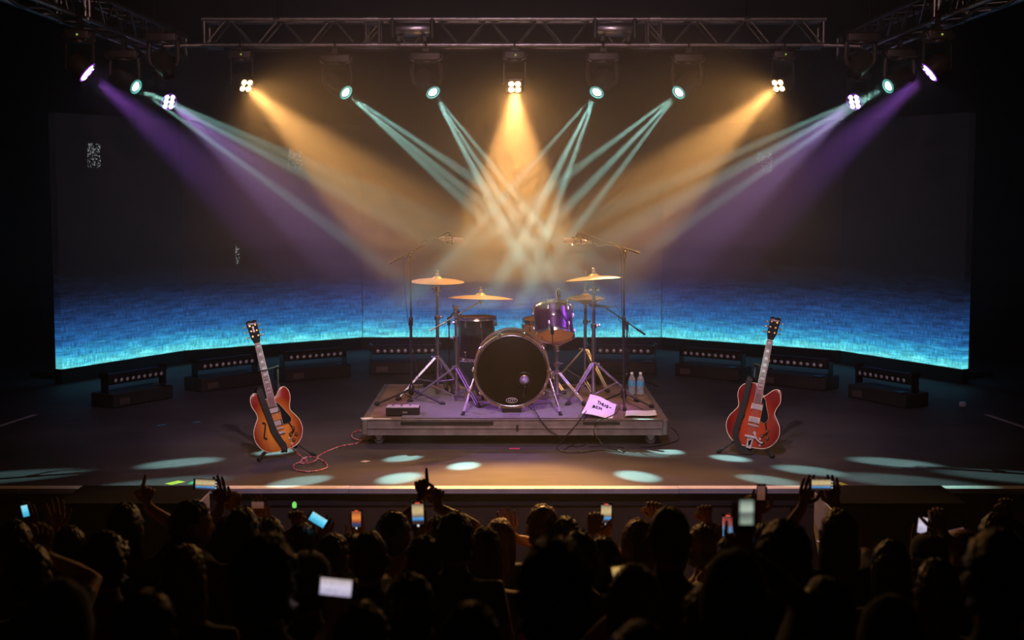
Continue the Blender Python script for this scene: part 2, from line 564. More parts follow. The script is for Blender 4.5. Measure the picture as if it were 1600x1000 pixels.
for px, py, w_, h_ in ((147, 243, 0.18, 0.26), (461, 250, 0.18, 0.26), (1194, 254, 0.20, 0.24), (371, 398, 0.05, 0.24)):
    p, a = on_wall(px, py)
    o = MB().box((0, 0.0, 0), (w_, 0.012, h_)).build('led_module', GL, led, 0, 'stuck screen module flickering with white specks')
    o.location = p; o.rotation_euler = (0, 0, a)

# ------------------------------------------------------------------ LED batten lights on the floor before the wall
BODY = mat('batten_black', (0.014, 0.014, 0.015), 0.4)
LENS_OFF = mat('clear_lens', (0.85, 0.80, 0.85), 0.2, 0.3)
CASEM = mat('worn_case', (0.02, 0.016, 0.016), 0.7, var=0.4, scale=6)
WOODP = mat('brown_plate', (0.10, 0.07, 0.06), 0.6)
def batten():
    t = thing('led_batten', '', 'stage light', group='LED battens before the video wall')
    q = MB(); q.rbox((0, 0.03, 0.26), (0.74, 0.10, 0.09), 0.012); q.box((0, 0.03, 0.31), (0.70, 0.05, 0.012))
    q.build('housing', BODY, t)
    for i in range(9):
        l = MB().lathe([(0.030, 0), (0.030, 0.016), (0.024, 0.018)], ((i-4)*0.076, -0.018, 0.258), (0, -1, -0.15), 12).build('lens_cup', BODY, t)
        MB().ball(((i-4)*0.076, -0.032, 0.256), (0.022, 0.010, 0.022), 10, 6).build('lens', LENS_OFF, l)
    for sx in (-1, 1):
        q = MB(); q.box((sx*0.385, 0.03, 0.23), (0.012, 0.09, 0.18)); q.box((sx*0.385, 0.03, 0.31), (0.03, 0.11, 0.05), (0, sx*0.5, 0))
        q.build('bracket', BODY, t)
    MB().rbox((0, 0.05, 0.07), (0.80, 0.30, 0.135), 0.012).build('floor_case', CASEM, t)
    MB().box((-0.26, -0.102, 0.06), (0.13, 0.006, 0.06)).build('plate', WOODP, t)
    MB().box((0.30, -0.06, 0.141), (0.10, 0.10, 0.012)).build('lid_strip', BODY, t)
    return t
B0 = batten()
BAT = [((178, 594), (247, 583), 'leftmost floor LED batten, below the far left corner of the video wall'),
       ((315, 572), (393, 563), 'LED batten on the floor just left of the sunburst guitar neck'),
       ((455, 558), (528, 552), 'LED batten on the floor just right of the sunburst guitar neck'),
       ((590, 548), (676, 547), 'LED batten on the floor behind the left microphone stand'),
       ((928, 547), (1012, 548), 'LED batten on the floor behind the right microphone stand'),
       ((1075, 551), (1147, 557), 'LED batten on the floor just left of the red guitar neck'),
       ((1205, 563), (1283, 570), 'LED batten on the floor just right of the red guitar neck'),
       ((1346, 582), (1418, 594), 'rightmost floor LED batten, below the far right corner of the video wall')]
for i, (a, b_, lab) in enumerate(BAT):
    o = B0 if i == 0 else copy_tree(B0)
    A, B_ = atz(*a, 0.256), atz(*b_, 0.256)
    place(o, ((A.x+B_.x)/2, (A.y+B_.y)/2, 0), (0, 0, math.atan2(B_.y-A.y, B_.x-A.x)))
    o['label'] = lab

# ------------------------------------------------------------------ subwoofers standing before the stage
GRILLE = mat('speaker_grille', (0.010, 0.010, 0.010), 0.6, var=0.4, scale=300, bump=0.4)
SUBM = mat('scuffed_grey_cabinet', (0.05, 0.045, 0.046), 0.6, var=0.35, scale=14)
TOPCLOTH = mat('black_velvet_top', (0.003, 0.003, 0.003), 0.95, spec=0.05)
def sub(sx, lab):
    t = thing('subwoofer', lab, 'speaker', (sx*2.47, 9.2, -1.36), group='subwoofers before the stage')
    MB().rbox((0, 0, 0.71), (0.86, 0.52, 1.40), 0.02).build('cabinet', SUBM, t)
    MB().rbox((0, -0.27, 0.71), (0.80, 0.03, 1.34), 0.012).build('grille', GRILLE, t)
    MB().rbox((0, 0, 1.425), (0.88, 0.56, 0.03), 0.012).build('top_panel', TOPCLOTH, t)
    for s in (-1, 1):
        h = MB().rbox((s*0.431, 0.02, 1.08), (0.006, 0.10, 0.16), 0.02).build('handle_plate', BLACKP, t)
        MB().tube([(s*0.434, -0.02, 1.12), (s*0.45, 0.02, 1.12), (s*0.434, 0.06, 1.12)], 0.008).build('handle_bar', STEEL, h)
    for dx in (-1, 1):
        for dy in (-1, 1):
            MB().cyl((dx*0.36, dy*0.2, 0), (dx*0.36, dy*0.2, 0.03), 0.03).build('foot', RUBBER, t)
sub(-1, 'black subwoofer cabinet before the stage, left one under the phone held high')
sub(1, 'black subwoofer cabinet before the stage, right one behind the phone held in two hands')
# ------------------------------------------------------------------ trusses
def truss(name, label, A, B, n_per, width=0.24, rt=0.024, sections=(), group=None, cords=None):
    """box truss from A to B (centre of the lower chords); local x runs along it"""
    A, B = Vector(A), Vector(B)
    ln = (B - A).length
    t = thing(name, label, 'truss', A, (0, 0, math.atan2(B.y-A.y, B.x-A.x)), group)
    h = width
    chord = MB().cyl((0, 0, 0), (ln, 0, 0), rt, n=10).mesh('chord')
    for y in (-h/2, h/2):
        for z in (0, h):
            o = link('chord', chord, ALU, t); o.location = (0, y, z)
    per = ln/n_per
    dn = Vector((per*0.42, 0, -h)); up = Vector((per*0.42, 0, h))
    m_up = MB().cyl((0, 0, 0), up, 0.010, n=6).mesh('brace')
    m_dn = MB().cyl((0, 0, h), (per*0.42, 0, 0), 0.010, n=6).mesh('brace')
    fl_ = MB().cyl((0, -h/2, 0), (per*0.42, h/2, 0), 0.010, n=6).mesh('brace')
    fl2 = MB().cyl((0, h/2, 0), (per*0.42, -h/2, 0), 0.010, n=6).mesh('brace')
    for k in range(n_per):
        for y in (-h/2, h/2):
            o = link('brace', m_up, ALU, t); o.location = (k*per + per*0.05, y, 0)
            o = link('brace', m_dn, ALU, t); o.location = (k*per + per*0.53, y, 0)
        for z in (0, h):
            o = link('cross_brace', fl_, ALU, t); o.location = (k*per + per*0.05, 0, z)
            o = link('cross_brace', fl2, ALU, t); o.location = (k*per + per*0.53, 0, z)
    post = MB().cyl((0, 0, 0), (0, 0, h), 0.014, n=8).mesh('post')
    sleeve = MB().cyl((-0.05, 0, 0), (0.05, 0, 0), rt*1.3, n=12).mesh('coupler')
    for s in (0.0, *sections, ln):
        for y in (-h/2, h/2):
            for d in ((-0.06, 0.06) if 0 < s < ln else ((0.02,) if s == 0 else (-0.02,))):
                o = link('post', post, ALU, t); o.location = (s + d, y, 0)
            if 0 < s < ln:
                for z in (0, h):
                    o = link('coupler', sleeve, STEEL, t); o.location = (s, y, z)
    return t
TZ = 3.41
xl, xr = at(316, 72, Y_TRUSS).x, at(1290, 72, Y_TRUSS).x
truss('lighting_truss', 'silver box truss running across the back of the stage', (xl, Y_TRUSS + 0.12, TZ), (xr, Y_TRUSS + 0.12, TZ), 12,
      sections=(at(582, 72, Y_TRUSS).x - xl, at(1023, 72, Y_TRUSS).x - xl))
STZ = 3.50
truss('lighting_truss', 'silver box truss along the left side of the stage', (-3.72, 15.95, STZ), (-3.72, 8.6, STZ), 14, sections=(3.7,))
truss('lighting_truss', 'silver box truss along the right side of the stage', (3.72, 15.95, STZ), (3.72, 8.6, STZ), 14, sections=(3.7,))
# chains that hang the trusses from the roof
for x, y, z, lab in ((-2.2, Y_TRUSS+0.12, TZ, 'hoist chain from the roof to the back truss, left one'), (2.2, Y_TRUSS+0.12, TZ, 'hoist chain from the roof to the back truss, right one'),
                (-3.72, 9.2, STZ, 'hoist chain from the roof to the left side truss'), (3.72, 9.2, STZ, 'hoist chain from the roof to the right side truss'),
                (-3.72, 15.0, STZ, 'hoist chain from the roof to the far end of the left side truss'), (3.72, 15.0, STZ, 'hoist chain from the roof to the far end of the right side truss')):
    q = MB(); q.cyl((x, y, z+0.2), (x, y, 6.86), 0.008, n=6)
    q.box((x, y, z+0.245), (0.06, 0.30, 0.02))
    tag(q.build('hoist_chain', BLACKM), lab, 'chain')
# silver cylinders lying in the back truss
for px, py, lab in ((645, 47, 'dull silver cylinder lying in the back truss, left of centre'), (960, 48, 'dull silver cylinder lying in the back truss, right of centre')):
    c = at(px, py, Y_TRUSS + 0.02)
    t = thing('hoist_motor', lab, 'hoist', (c.x, Y_TRUSS + 0.0, TZ + 0.03), group='silver cylinders in the back truss')
    MB().lathe([(0.066, -0.165), (0.07, -0.16), (0.07, 0.16), (0.066, 0.165)], (0, 0, 0.115), (1, 0, 0), 20).build('barrel', STEEL, t)
    for s in (-1, 1):
        MB().rbox((s*0.185, 0, 0.115), (0.04, 0.15, 0.19), 0.015).build('end_cap', BLACKM, t)
        MB().box((s*0.12, 0.0, 0.015), (0.03, 0.28, 0.045)).build('mounting_foot', BLACKM, t)

# ------------------------------------------------------------------ fixtures
LENS_TEAL = mat('lit_teal_lens', (0.5, 0.5, 0.5), 0.2, 0, (0.62, 1.0, 0.93), 9, var=0.02)
RING_TEAL = mat('teal_lit_rim', (0.3, 0.6, 0.58), 0.15, 0.0, (0.10, 0.62, 0.55), 0.45)  # rim given its own glow for lens light; only the lens is a lamp
CELL_AMBER = mat('lit_amber_cell', (0.5, 0.4, 0.3), 0.2, 0, (1.0, 0.66, 0.28), 14, var=0.02)
CELL_PURPLE = mat('lit_purple_cell', (0.5, 0.4, 0.6), 0.2, 0, (0.86, 0.62, 1.0), 6, var=0.02)
RIM_PURPLE = mat('purple_lit_rim', (0.3, 0.1, 0.5), 0.3, 0, (0.35, 0.06, 0.95), 0.5)
GREEN_DOT = mat('green_status_led', (0.1, 0.2, 0.05), 0.4, 0, (0.6, 0.8, 0.12), 0.5)
DARKLENS = mat('dark_lens', (0.02, 0.02, 0.025), 0.08)
HOUSING = mat('fixture_housing', (0.05, 0.042, 0.038), 0.42)
def mount(t, base_z, half, top_z):
    """base box and clamp gripping the chord above, local to the lens"""
    MB().rbox((0, 0, base_z), (half*2, 0.20, 0.09), 0.025).build('base', HOUSING, t)
    q = MB(); q.box((0, 0, (base_z + top_z)/2 + 0.02), (0.05, 0.05, top_z - base_z - 0.02))
    q.ring((0, 0, top_z), (1, 0, 0), 0.034, 0.010, 14, 6)
    q.build('clamp', BLACKM, t)
    for s in (-1, 1):
        MB().tube([(s*(half-0.03), -0.09, base_z-0.045), (s*(half-0.005), -0.115, base_z-0.02), (s*half, -0.10, base_z+0.03)], 0.006, 6).build('carry_handle', STEEL, t)
def head_axes(ax):
    ax = ax.normalized()
    q = ax.to_track_quat('Z', 'Y')
    return q.to_matrix().to_4x4()
def moving_head(P, ax, chord_z, label, lit=True, group=None, yaw=0.0, chord_y=None):
    piv = -ax.normalized()*0.15
    base_z = piv.z + 0.24
    t = thing('moving_head', label, 'stage light', P, group=group)
    dy = 0 if chord_y is None else chord_y - P.y
    sub_ = bpy.data.objects.new('mount', None)
    holder = thing_part(t, (piv.x, piv.y, 0))
    mount_h(holder, base_z, 0.15, chord_z - P.z, dy - piv.y if chord_y is not None else 0, t, piv)
    Mh = Matrix.Translation(piv) @ head_axes(ax)
    q = MB(); q.M = Mh
    q.lathe([(0.05, -0.13), (0.085, -0.11), (0.095, -0.02), (0.092, 0.05), (0.074, 0.12), (0.072, 0.145)], n=20, cap1=False)
    q.build('head', HOUSING, t)
    q = MB(); q.M = Mh
    q.ring((0, 0, 0.147), (0, 0, 1), 0.066, 0.006, 24, 6); q.ring((0, 0, 0.152), (0, 0, 1), 0.056, 0.004, 24, 6)
    q.build('lens_rim', RING_TEAL if lit else BLACKP, t)
    q = MB(); q.M = Mh
    q.lathe([(0.044, 0.139), (0.040, 0.146), (0.028, 0.151), (0.0, 0.154)], n=20)
    q.build('lens', LENS_TEAL if lit else DARKLENS, t)
    # yoke: two bent arms
    for s in (-1, 1):
        pts = [(piv.x + s*0.125, piv.y, base_z-0.04), (piv.x + s*0.135, piv.y, piv.z+0.12), (piv.x + s*0.13, piv.y, piv.z+0.02), (piv.x + s*0.105, piv.y, piv.z-0.01), (piv.x + s*0.088, piv.y, piv.z)]
        q = MB()
        q.tube(catmull(pts, 4), [0.024]*5 + [0.022]*6 + [0.02]*6, 8)
        q.build('yoke_arm', HOUSING, t)
    return t
def thing_part(t, off):
    return (t, Vector(off))
def mount_h(hold, base_z, half, top_z, dy, t, piv):
    x, y = piv.x, piv.y
    q = MB(); q.rbox((x, y, base_z), (half*2, 0.20, 0.09), 0.025); q.cyl((x, y, base_z-0.06), (x, y, base_z-0.03), 0.09, n=20)
    q.build('base', HOUSING, t)
    q = MB()
    q.box((x, y + dy/2, base_z + 0.055), (0.06, abs(dy) + 0.06, 0.03))
    q.box((x, y + dy, (base_z + 0.05 + top_z)/2), (0.04, 0.04, max(0.02, top_z - base_z - 0.05)))
    q.ring((x, y + dy, top_z), (1, 0, 0), 0.030, 0.010, 14, 6)
    q.build('clamp', BLACKM, t)
    for s in (-1, 1):
        MB().tube([(x + s*(half-0.04), y-0.10, base_z-0.047), (x + s*(half-0.008), y-0.105, base_z-0.03), (x + s*(half+0.006), y-0.09, base_z+0.01)], 0.006, 6).build('carry_handle', STEEL, t)
def cell_light(P, ax, chord_z, chord_y, label, cells, cmat, size, shape, group):
    ax = ax.normalized()
    piv = -ax*0.09
    base_z = piv.z + 0.25
    t = thing('wash_light', label, 'stage light', P, group=group)
    dy = chord_y - P.y - piv.y
    mount_h(None, base_z, 0.11, chord_z - P.z, dy, t, piv)
    Mh = Matrix.Translation(piv) @ head_axes(ax)
    q = MB(); q.M = Mh
    if shape == 'square':
        q.rbox((0, 0, 0.0), (size*2, size*2, 0.15), 0.02)
    else:
        q.lathe([(size*0.55, -0.10), (size*0.9, -0.06), (size, 0.0), (size, 0.075)], n=24)
    q.build('head', HOUSING, t)
    if shape == 'round':
        q = MB(); q.M = Mh; q.ring((0, 0, 0.078), (0, 0, 1), size*0.98, 0.005, 28, 6); q.build('front_rim', RIM_PURPLE, t)
    for cx, cy_, cr_ in cells:
        q = MB(); q.M = Mh
        q.lathe([(cr_, 0.070), (cr_, 0.078), (cr_*0.7, 0.086), (0, 0.089)], (cx, cy_, 0), n=14)
        q.build('lamp_cell', cmat, t)
    for s in (-1, 1):
        q = MB()
        q.box((piv.x + s*(size+0.02), piv.y, (piv.z + base_z)/2 - 0.02), (0.012, 0.035, base_z - piv.z + 0.0))
        q.cyl((piv.x + s*(size-0.005), piv.y, piv.z), (piv.x + s*(size+0.035), piv.y, piv.z), 0.018, n=10)
        q.box((piv.x + s*(size+0.02)*0.5, piv.y, base_z-0.05), (size+0.03, 0.035, 0.012))
        q.build('yoke_arm', HOUSING, t)
    q = MB().box((piv.x + 0.01, piv.y - 0.103, base_z), (0.014, 0.006, 0.014)); q.build('status_light', GREEN_DOT, t)
    return t
CH_F = Y_TRUSS            # front lower chord of the back truss
G1, G2, G3 = 'teal beam lights', 'amber wash lights', 'purple wash lights'
TL = ['teal beam light under the back truss, first one left of the left silver cylinder',
      'teal beam light under the back truss, right below the left silver cylinder',
      'teal beam light under the back truss, right below the right silver cylinder',
      'teal beam light under the back truss, first one right of the right silver cylinder',
      'teal beam light under the left side truss between two purple lamps',
      'teal beam light under the right side truss between two purple lamps']
for i in range(4):
    moving_head(TEAL_POS[i], TEAL_AXIS[i], TZ - 0.0, TL[i], True, G1, chord_y=CH_F)
for i in (4, 5):
    moving_head(TEAL_POS[i], TEAL_AXIS[i], STZ, TL[i], True, G1)
AL = ['amber four-cell wash light at the left end of the back truss', 'amber four-cell wash light at the middle of the back truss', 'amber four-cell wash light at the right end of the back truss']
SQ = [(-0.031, -0.031, 0.026), (0.031, -0.031, 0.026), (-0.031, 0.031, 0.026), (0.031, 0.031, 0.026)]
for P, T, lab in zip(AMBER_POS, AMBER_AIM, AL):
    cell_light(P, T - P, TZ, CH_F, lab, SQ, CELL_AMBER, 0.08, 'square', G2)
HEX = [(x*0.034, y*0.052, 0.026) for x in (-1, 1) for y in (-1, 0, 1)]
PLAB = ['purple six-cell lamp nearest the audience on the left side truss', 'purple six-cell lamp nearest the audience on the right side truss',
        'lavender six-cell lamp at the far end of the left side truss', 'lavender six-cell lamp at the far end of the right side truss']
for P, T, lab in zip(PURPLE_POS, PURPLE_AIM, PLAB):
    cell_light(P, T - P, STZ, P.y, lab, HEX, CELL_PURPLE, 0.092, 'round', G3)
# unlit lamps on outrigger bars at the corners of the rig
for sx, lab in ((-1, 'dark unlit lamp at the left corner of the trusses'), (1, 'dark unlit lamp at the right corner of the trusses')):
    P = Vector((sx*3.16, 13.3, 3.12))
    t = moving_head(P, Vector((-0.5*sx, -0.5, -0.7)), TZ - 0.02, lab, False, 'unlit lamps')
    ax_ = Vector((-0.5*sx, -0.5, -0.7)).normalized()*0.15
    MB().cyl((-ax_.x, -ax_.y, TZ - 0.02 - P.z), ((-sx*0.25), Y_TRUSS - P.y, TZ - P.z), 0.022, n=10).build('outrigger_bar', ALU, t)
# ------------------------------------------------------------------ drum riser
RZ, RX0, RX1, RY0, RY1 = 0.215, -1.215, 1.262, 11.38, 13.45
RXC = (RX0+RX1)/2
RALU = mat('riser_rail', (0.30, 0.26, 0.27), 0.42, 0.7, var=0.25, scale=10)
PLY = mat('riser_plywood', (0.20, 0.13, 0.10), 0.55, var=0.35, scale=5)
SKIRT = mat('riser_underside', (0.03, 0.022, 0.018), 0.8)
rs = thing('drum_riser', 'low wheeled platform of dark boards with metal rails under the drum kit', 'riser', (RXC, RY0, 0))
W, D = RX1-RX0, RY1-RY0
for i in range(2):
    MB().box(((i-0.5)*(W-0.08)/2, D/2, RZ-0.022), ((W-0.08)/2-0.004, D-0.08, 0.036)).build('deck_board', PLY, rs, 0)
def rail(a, b_, name='rail'):
    a, b_ = Vector(a), Vector(b_)
    q = MB(); d = (b_-a); ln = d.length; c = (a+b_)/2
    rz = math.atan2(d.y, d.x)
    m = Matrix.Translation(c) @ Matrix.Rotation(rz, 4, 'Z')
    q.M = m
    q.box((0, 0, 0.003), (ln, 0.045, 0.006)); q.box((0, 0.005, -0.035), (ln, 0.034, 0.07)); q.box((0, -0.004, -0.063), (ln, 0.045, 0.009)); q.box((0, 0.003, -0.092), (ln, 0.036, 0.05)); q.box((0, -0.002, -0.119), (ln, 0.042, 0.007))
    return q.build(name, RALU, rs, 0)
rail((-W/2, 0.022, RZ-0.006), (W/2, 0.022, RZ-0.006))
rail((W/2, D-0.022, RZ-0.006), (-W/2, D-0.022, RZ-0.006))
rail((W/2-0.022, 0.046, RZ-0.006), (W/2-0.022, D-0.046, RZ-0.006))
rail((-W/2+0.022, D-0.046, RZ-0.006), (-W/2+0.022, 0.046, RZ-0.006))
for sx in (-1, 1):
    for y in (0.0, D):
        q = MB(); q.rbox((sx*(W/2-0.02), y + (0.018 if y == 0 else -0.018), RZ-0.065), (0.052, 0.052, 0.128), 0.012)
        q.build('corner_bracket', STEEL, rs)
MB().box((-0.55, -0.003, RZ-0.030), (0.75, 0.004, 0.026)).build('edge_tape', mat('black_gaffer', (0.006, 0.006, 0.006), 0.8), rs, 0)
MB().box((0.70, -0.003, RZ-0.028), (0.30, 0.004, 0.020)).build('edge_tape', BLACKM, rs, 0)
q = MB(); q.box((0.02, -0.004, RZ-0.066), (0.02, 0.006, 0.05)); q.build('latch', BLACKM, rs, 0)
MB().box((-W/2+0.04, 0.05, RZ+0.001), (0.10, 0.09, 0.002), (0, 0, 0.3)).build('tape_patch', mat('white_gaffer', (0.8, 0.8, 0.8), 0.6), rs, 0)
MB().box((-W/2+0.15, 0.04, RZ+0.001), (0.16, 0.022, 0.002), (0, 0, -0.06)).build('tape_patch', bpy.data.materials['white_gaffer'], rs, 0)
q = MB(); q.box((0, 0.5, RZ-0.118), (W-0.16, 0.04, 0.022)); q.box((0, D-0.5, RZ-0.118), (W-0.16, 0.04, 0.022)); q.box((0, D/2, RZ - 0.05), (W-0.1, D-0.1, 0.012))
q.build('underframe', SKIRT, rs, 0)
for sx in (-1, 1):
    for y in (0.10, D-0.10):
        cx = sx*(W/2-0.13)
        q = MB(); q.box((cx, y, 0.093), (0.11, 0.09, 0.008)); q.prism([(cx-0.040, 0.092), (cx+0.040, 0.092), (cx+0.012, 0.032), (cx-0.012, 0.032)], y-0.022, y-0.018)
        q.prism([(cx-0.040, 0.092), (cx+0.040, 0.092), (cx+0.012, 0.032), (cx-0.012, 0.032)], y+0.018, y+0.022)
        c = q.build('caster', STEEL, rs)
        q = MB(); q.lathe([(0.026, -0.016), (0.042, -0.013), (0.044, 0), (0.042, 0.013), (0.026, 0.016)], (cx, y, 0.044), (0.25, 1, 0), 18); q.build('wheel', mat('blue_grey_wheel', (0.12, 0.12, 0.16), 0.5), c)

# ------------------------------------------------------------------ things lying on the riser
def rug_mat():
    m = mat('purple_grey_rug', (0.058, 0.048, 0.062), 0.95, var=0.5, scale=90, bump=0.9, sheen=0.3)
    return m
q = MB(); nx, ny = 24, 16
gx0, gx1, gy0, gy1 = -0.90, 0.60, RY0+0.045, RY0+1.75
vs_ = []
for j in range(ny+1):
    for i in range(nx+1):
        x = gx0 + (gx1-gx0)*i/nx; y = gy0 + (gy1-gy0)*j/ny
        z = RZ + 0.006 + 0.006*max(0, mnoise.noise(Vector((x*3, y*9, 2))))
        vs_.append((x, y, z))
n1 = nx+1
top = [(j*n1+i, j*n1+i+1, (j+1)*n1+i+1, (j+1)*n1+i) for j in range(ny) for i in range(nx)]
b0 = len(vs_)
vs_ += [(x, y, RZ+0.0006) for x, y, z in vs_]
rim = [i for i in range(nx)] ; fs = list(top)
def side(idx):
    for a, b_ in zip(idx, idx[1:]): fs.append((a, b_, b0+b_, b0+a))
side(list(range(n1))); side([j*n1+nx for j in range(ny+1)]); side([ny*n1+i for i in range(nx, -1, -1)]); side([j*n1 for j in range(ny, -1, -1)])
q.add(vs_, fs)
tag(q.build('drum_rug', rug_mat(), None, 60), 'purple lit grey rug spread on the riser under the drum kit', 'rug')

def lay(px, py): return atz(px, py, RZ)
# black stage box
c = (lay(606, 650) + lay(652, 650))/2
t = thing('stage_box', 'black pedal-sized box with a pale top at the front left of the riser', 'box', (c.x, c.y + 0.07, RZ + 0.001))
MB().rbox((0, 0, 0.034), (0.275, 0.15, 0.066), 0.008).build('housing', BLACKP, t)
MB().rbox((0, 0, 0.069), (0.265, 0.14, 0.006), 0.004).build('top_plate', mat('pale_panel', (0.45, 0.42, 0.46), 0.5), t)
for k in range(3):
    MB().cyl((-0.08+k*0.07, -0.02, 0.072), (-0.08+k*0.07, -0.02, 0.084), 0.011, n=10).build('knob', CHROME, t)
MB().box((0.02, -0.076, 0.03), (0.04, 0.003, 0.012)).build('socket', STEEL, t)
# setlist papers
PAPER = mat('white_paper', (0.82, 0.79, 0.84), 0.8, var=0.04)
INK = mat('black_marker', (0.012, 0.01, 0.02), 0.6)
def sheet(name, label, corners, curl, writing):
    A, B_, C, Dd = corners         # near left, near right, far right, far left on the deck
    n = 10
    def f(u, v):
        p = A*(1-u)*(1-v) + B_*u*(1-v) + C*u*v + Dd*(1-u)*v
        return Vector((p.x, p.y, RZ + 0.014 + curl(u, v)))
    vs_ = [f(i/n, j/n) for j in range(n+1) for i in range(n+1)]
    m = n+1
    fs = [(j*m+i, j*m+i+1, (j+1)*m+i+1, (j+1)*m+i) for j in range(n) for i in range(n)]
    t = thing(name, label, 'paper')
    lo = [p - Vector((0, 0, 0.0012)) for p in vs_]
    k0 = len(vs_)
    fs2 = fs + [tuple(k0+i for i in reversed(q_)) for q_ in fs]
    for idx in (list(range(m)), [j*m+n for j in range(m)], [n*m+i for i in range(n, -1, -1)], [j*m for j in range(n, -1, -1)]):
        for a, b_ in zip(idx, idx[1:]): fs2.append((a, b_, k0+b_, k0+a))
    MB().add(vs_ + lo, fs2).build('page', PAPER, t, 60)
    for st in writing:
        pts = [f(u, v) + Vector((0, -0.0005, 0.002)) for u, v in st]
        MB().tube(pts, 0.0042, 5).build('pen_stroke', INK, t)
    return t
def letters(word, u0, v0, du, hv, slant=0.0):
    G = {'T': [[(0, 1), (1, 1)], [(.5, 1), (.5, 0)]], 'H': [[(0, 1), (0, 0)], [(0, .5), (.9, .5)], [(.9, 1), (.9, 0)]],
         'U': [[(0, 1), (.05, .2), (.4, 0), (.85, .2), (.9, 1)]], 'S': [[(.9, .9), (.3, 1), (.1, .7), (.8, .4), (.7, .05), (0, .05)]],
         'I': [[(.5, 1), (.5, 0)]],
         'B': [[(.1, 0), (.1, 1), (.7, .9), (.7, .6), (.1, .5), (.8, .4), (.8, .1), (.1, 0)]], 'E': [[(.9, 1), (.1, 1), (.1, 0), (.9, 0)], [(.1, .5), (.7, .5)]],
         'M': [[(0, 0), (.1, 1), (.5, .35), (.9, 1), (1, 0)]], '-': [[(0, .6), (.5, .75), (1, .55)]]}
    out = []
    for k, ch in enumerate(word):
        for st in G[ch]:
            out.append([(u0 + (k + x*0.78)*du, v0 + y*hv + slant*(k + x)*du) for x, y in st])
    return out
wr = letters('THUS-', 0.36, 0.66, 0.105, 0.13, -0.12) + letters('BEM', 0.26, 0.40, 0.11, 0.13, -0.05)
sheet('setlist_sheet', 'handwritten white paper sheet curling up at the front edge of the riser', (lay(908, 654), lay(957, 655), lay(963, 637), lay(922, 628)),
      lambda u, v: 0.03*(1-v)*(1-u)**2 + 0.055*v*v*(1-u*0.6) + 0.008*math.sin(u*5), wr)
sheet('setlist_sheet', 'blank narrow white paper strip lying flat at the front right of the riser', (lay(977, 653), lay(1026, 652), lay(1024, 644), lay(978, 645)),
      lambda u, v: 0.003 + 0.003*math.sin(u*7), [])
# water bottles
WATER = bpy.data.materials.new('clear_bottle'); WATER.use_nodes = True
b = WATER.node_tree.nodes['Principled BSDF']
b.inputs['Base Color'].default_value = (0.86, 0.90, 0.96, 1); b.inputs['Roughness'].default_value = 0.12
b.inputs['Transmission Weight'].default_value = 0.75; b.inputs['IOR'].default_value = 1.33
LABELB = mat('blue_bottle_label', (0.10, 0.42, 0.72), 0.5)
CAPW = mat('white_cap', (0.75, 0.75, 0.8), 0.5)
for px, lab in ((987, 'clear water bottle with a blue label, left one beside the right microphone stand'), (1000.5, 'clear water bottle with a blue label, right one beside the right microphone stand')):
    c = lay(px, 617)
    t = thing('water_bottle', lab, 'bottle', (c.x, c.y, RZ + 0.0005), group='water bottles on the riser')
    MB().lathe([(0.026, 0), (0.033, 0.006), (0.033, 0.03), (0.0305, 0.036), (0.033, 0.042), (0.033, 0.06), (0.0305, 0.066), (0.033, 0.072), (0.033, 0.13), (0.030, 0.15), (0.016, 0.178), (0.0125, 0.182), (0.0125, 0.192)], n=18).build('bottle_body', WATER, t)
    MB().lathe([(0.0337, 0.084), (0.0340, 0.085), (0.0340, 0.128), (0.0337, 0.129)], n=18, cap0=False, cap1=False).build('label_band', LABELB, t)
    MB().lathe([(0.0145, 0.188), (0.0145, 0.204), (0.013, 0.206)], n=14).build('cap', CAPW, t)
# ------------------------------------------------------------------ drum hardware
def leg_set(t, zc, zb, spread, azs, rub=0.022, dbl=True, name='leg'):
    for a in azs:
        d = Vector((math.cos(R(a)), math.sin(R(a)), 0)); sd = Vector((-d.y, d.x, 0))*0.011
        foot = d*spread + Vector((0, 0, 0.02))
        top = d*0.022 + Vector((0, 0, zc))
        mid = top.lerp(foot, 0.52)
        low = d*0.02 + Vector((0, 0, zb))
        q = MB()
        for s in ((-1, 1) if dbl else (0,)):
            q.tube([top + sd*s, foot + sd*s], 0.0085 if dbl else 0.010, 6)
        l = q.build(name, CHROME, t)
        q = MB()
        for s in (-1, 1):
            q.tube([low + sd*s*0.6, mid + sd*s*1.2], 0.006, 5)
        q.cyl(mid - sd*2.2, mid + sd*2.2, 0.006, n=8)
        q.build('leg_brace', CHROME, l)
        MB().lathe([(rub*0.8, -0.02), (rub, -0.01), (rub*0.8, 0.02), (0.010, 0.03)], foot, d + Vector((0, 0, -0.5)), 10).build('rubber_foot', RUBBER, l)
def collar(t, z, r=0.019, wing=0):
    r = r*1.3
    q = MB(); q.lathe([(r*0.8, -0.02), (r, -0.016), (r, 0.016), (r*0.8, 0.02)], (0, 0, z), n=12)
    c = q.build('height_clamp', CHROME, t)
    d = Vector((math.cos(wing), math.sin(wing), 0))
    q = MB(); q.cyl((0, 0, z), d*0.045 + Vector((0, 0, z)), 0.006, n=6)
    e = d*0.047 + Vector((0, 0, z)); sd = Vector((-d.y, d.x, 0))
    q.tube([e - sd*0.02 + Vector((0, 0, 0.01)), e, e + sd*0.02 + Vector((0, 0, 0.01))], 0.006, 6)
    q.build('wing_nut', CHROME, c)
def post(t, z0, z1, r, name='tube'):
    return MB().cyl((0, 0, z0), (0, 0, z1), r*1.3, n=12).build(name, CHROME, t)
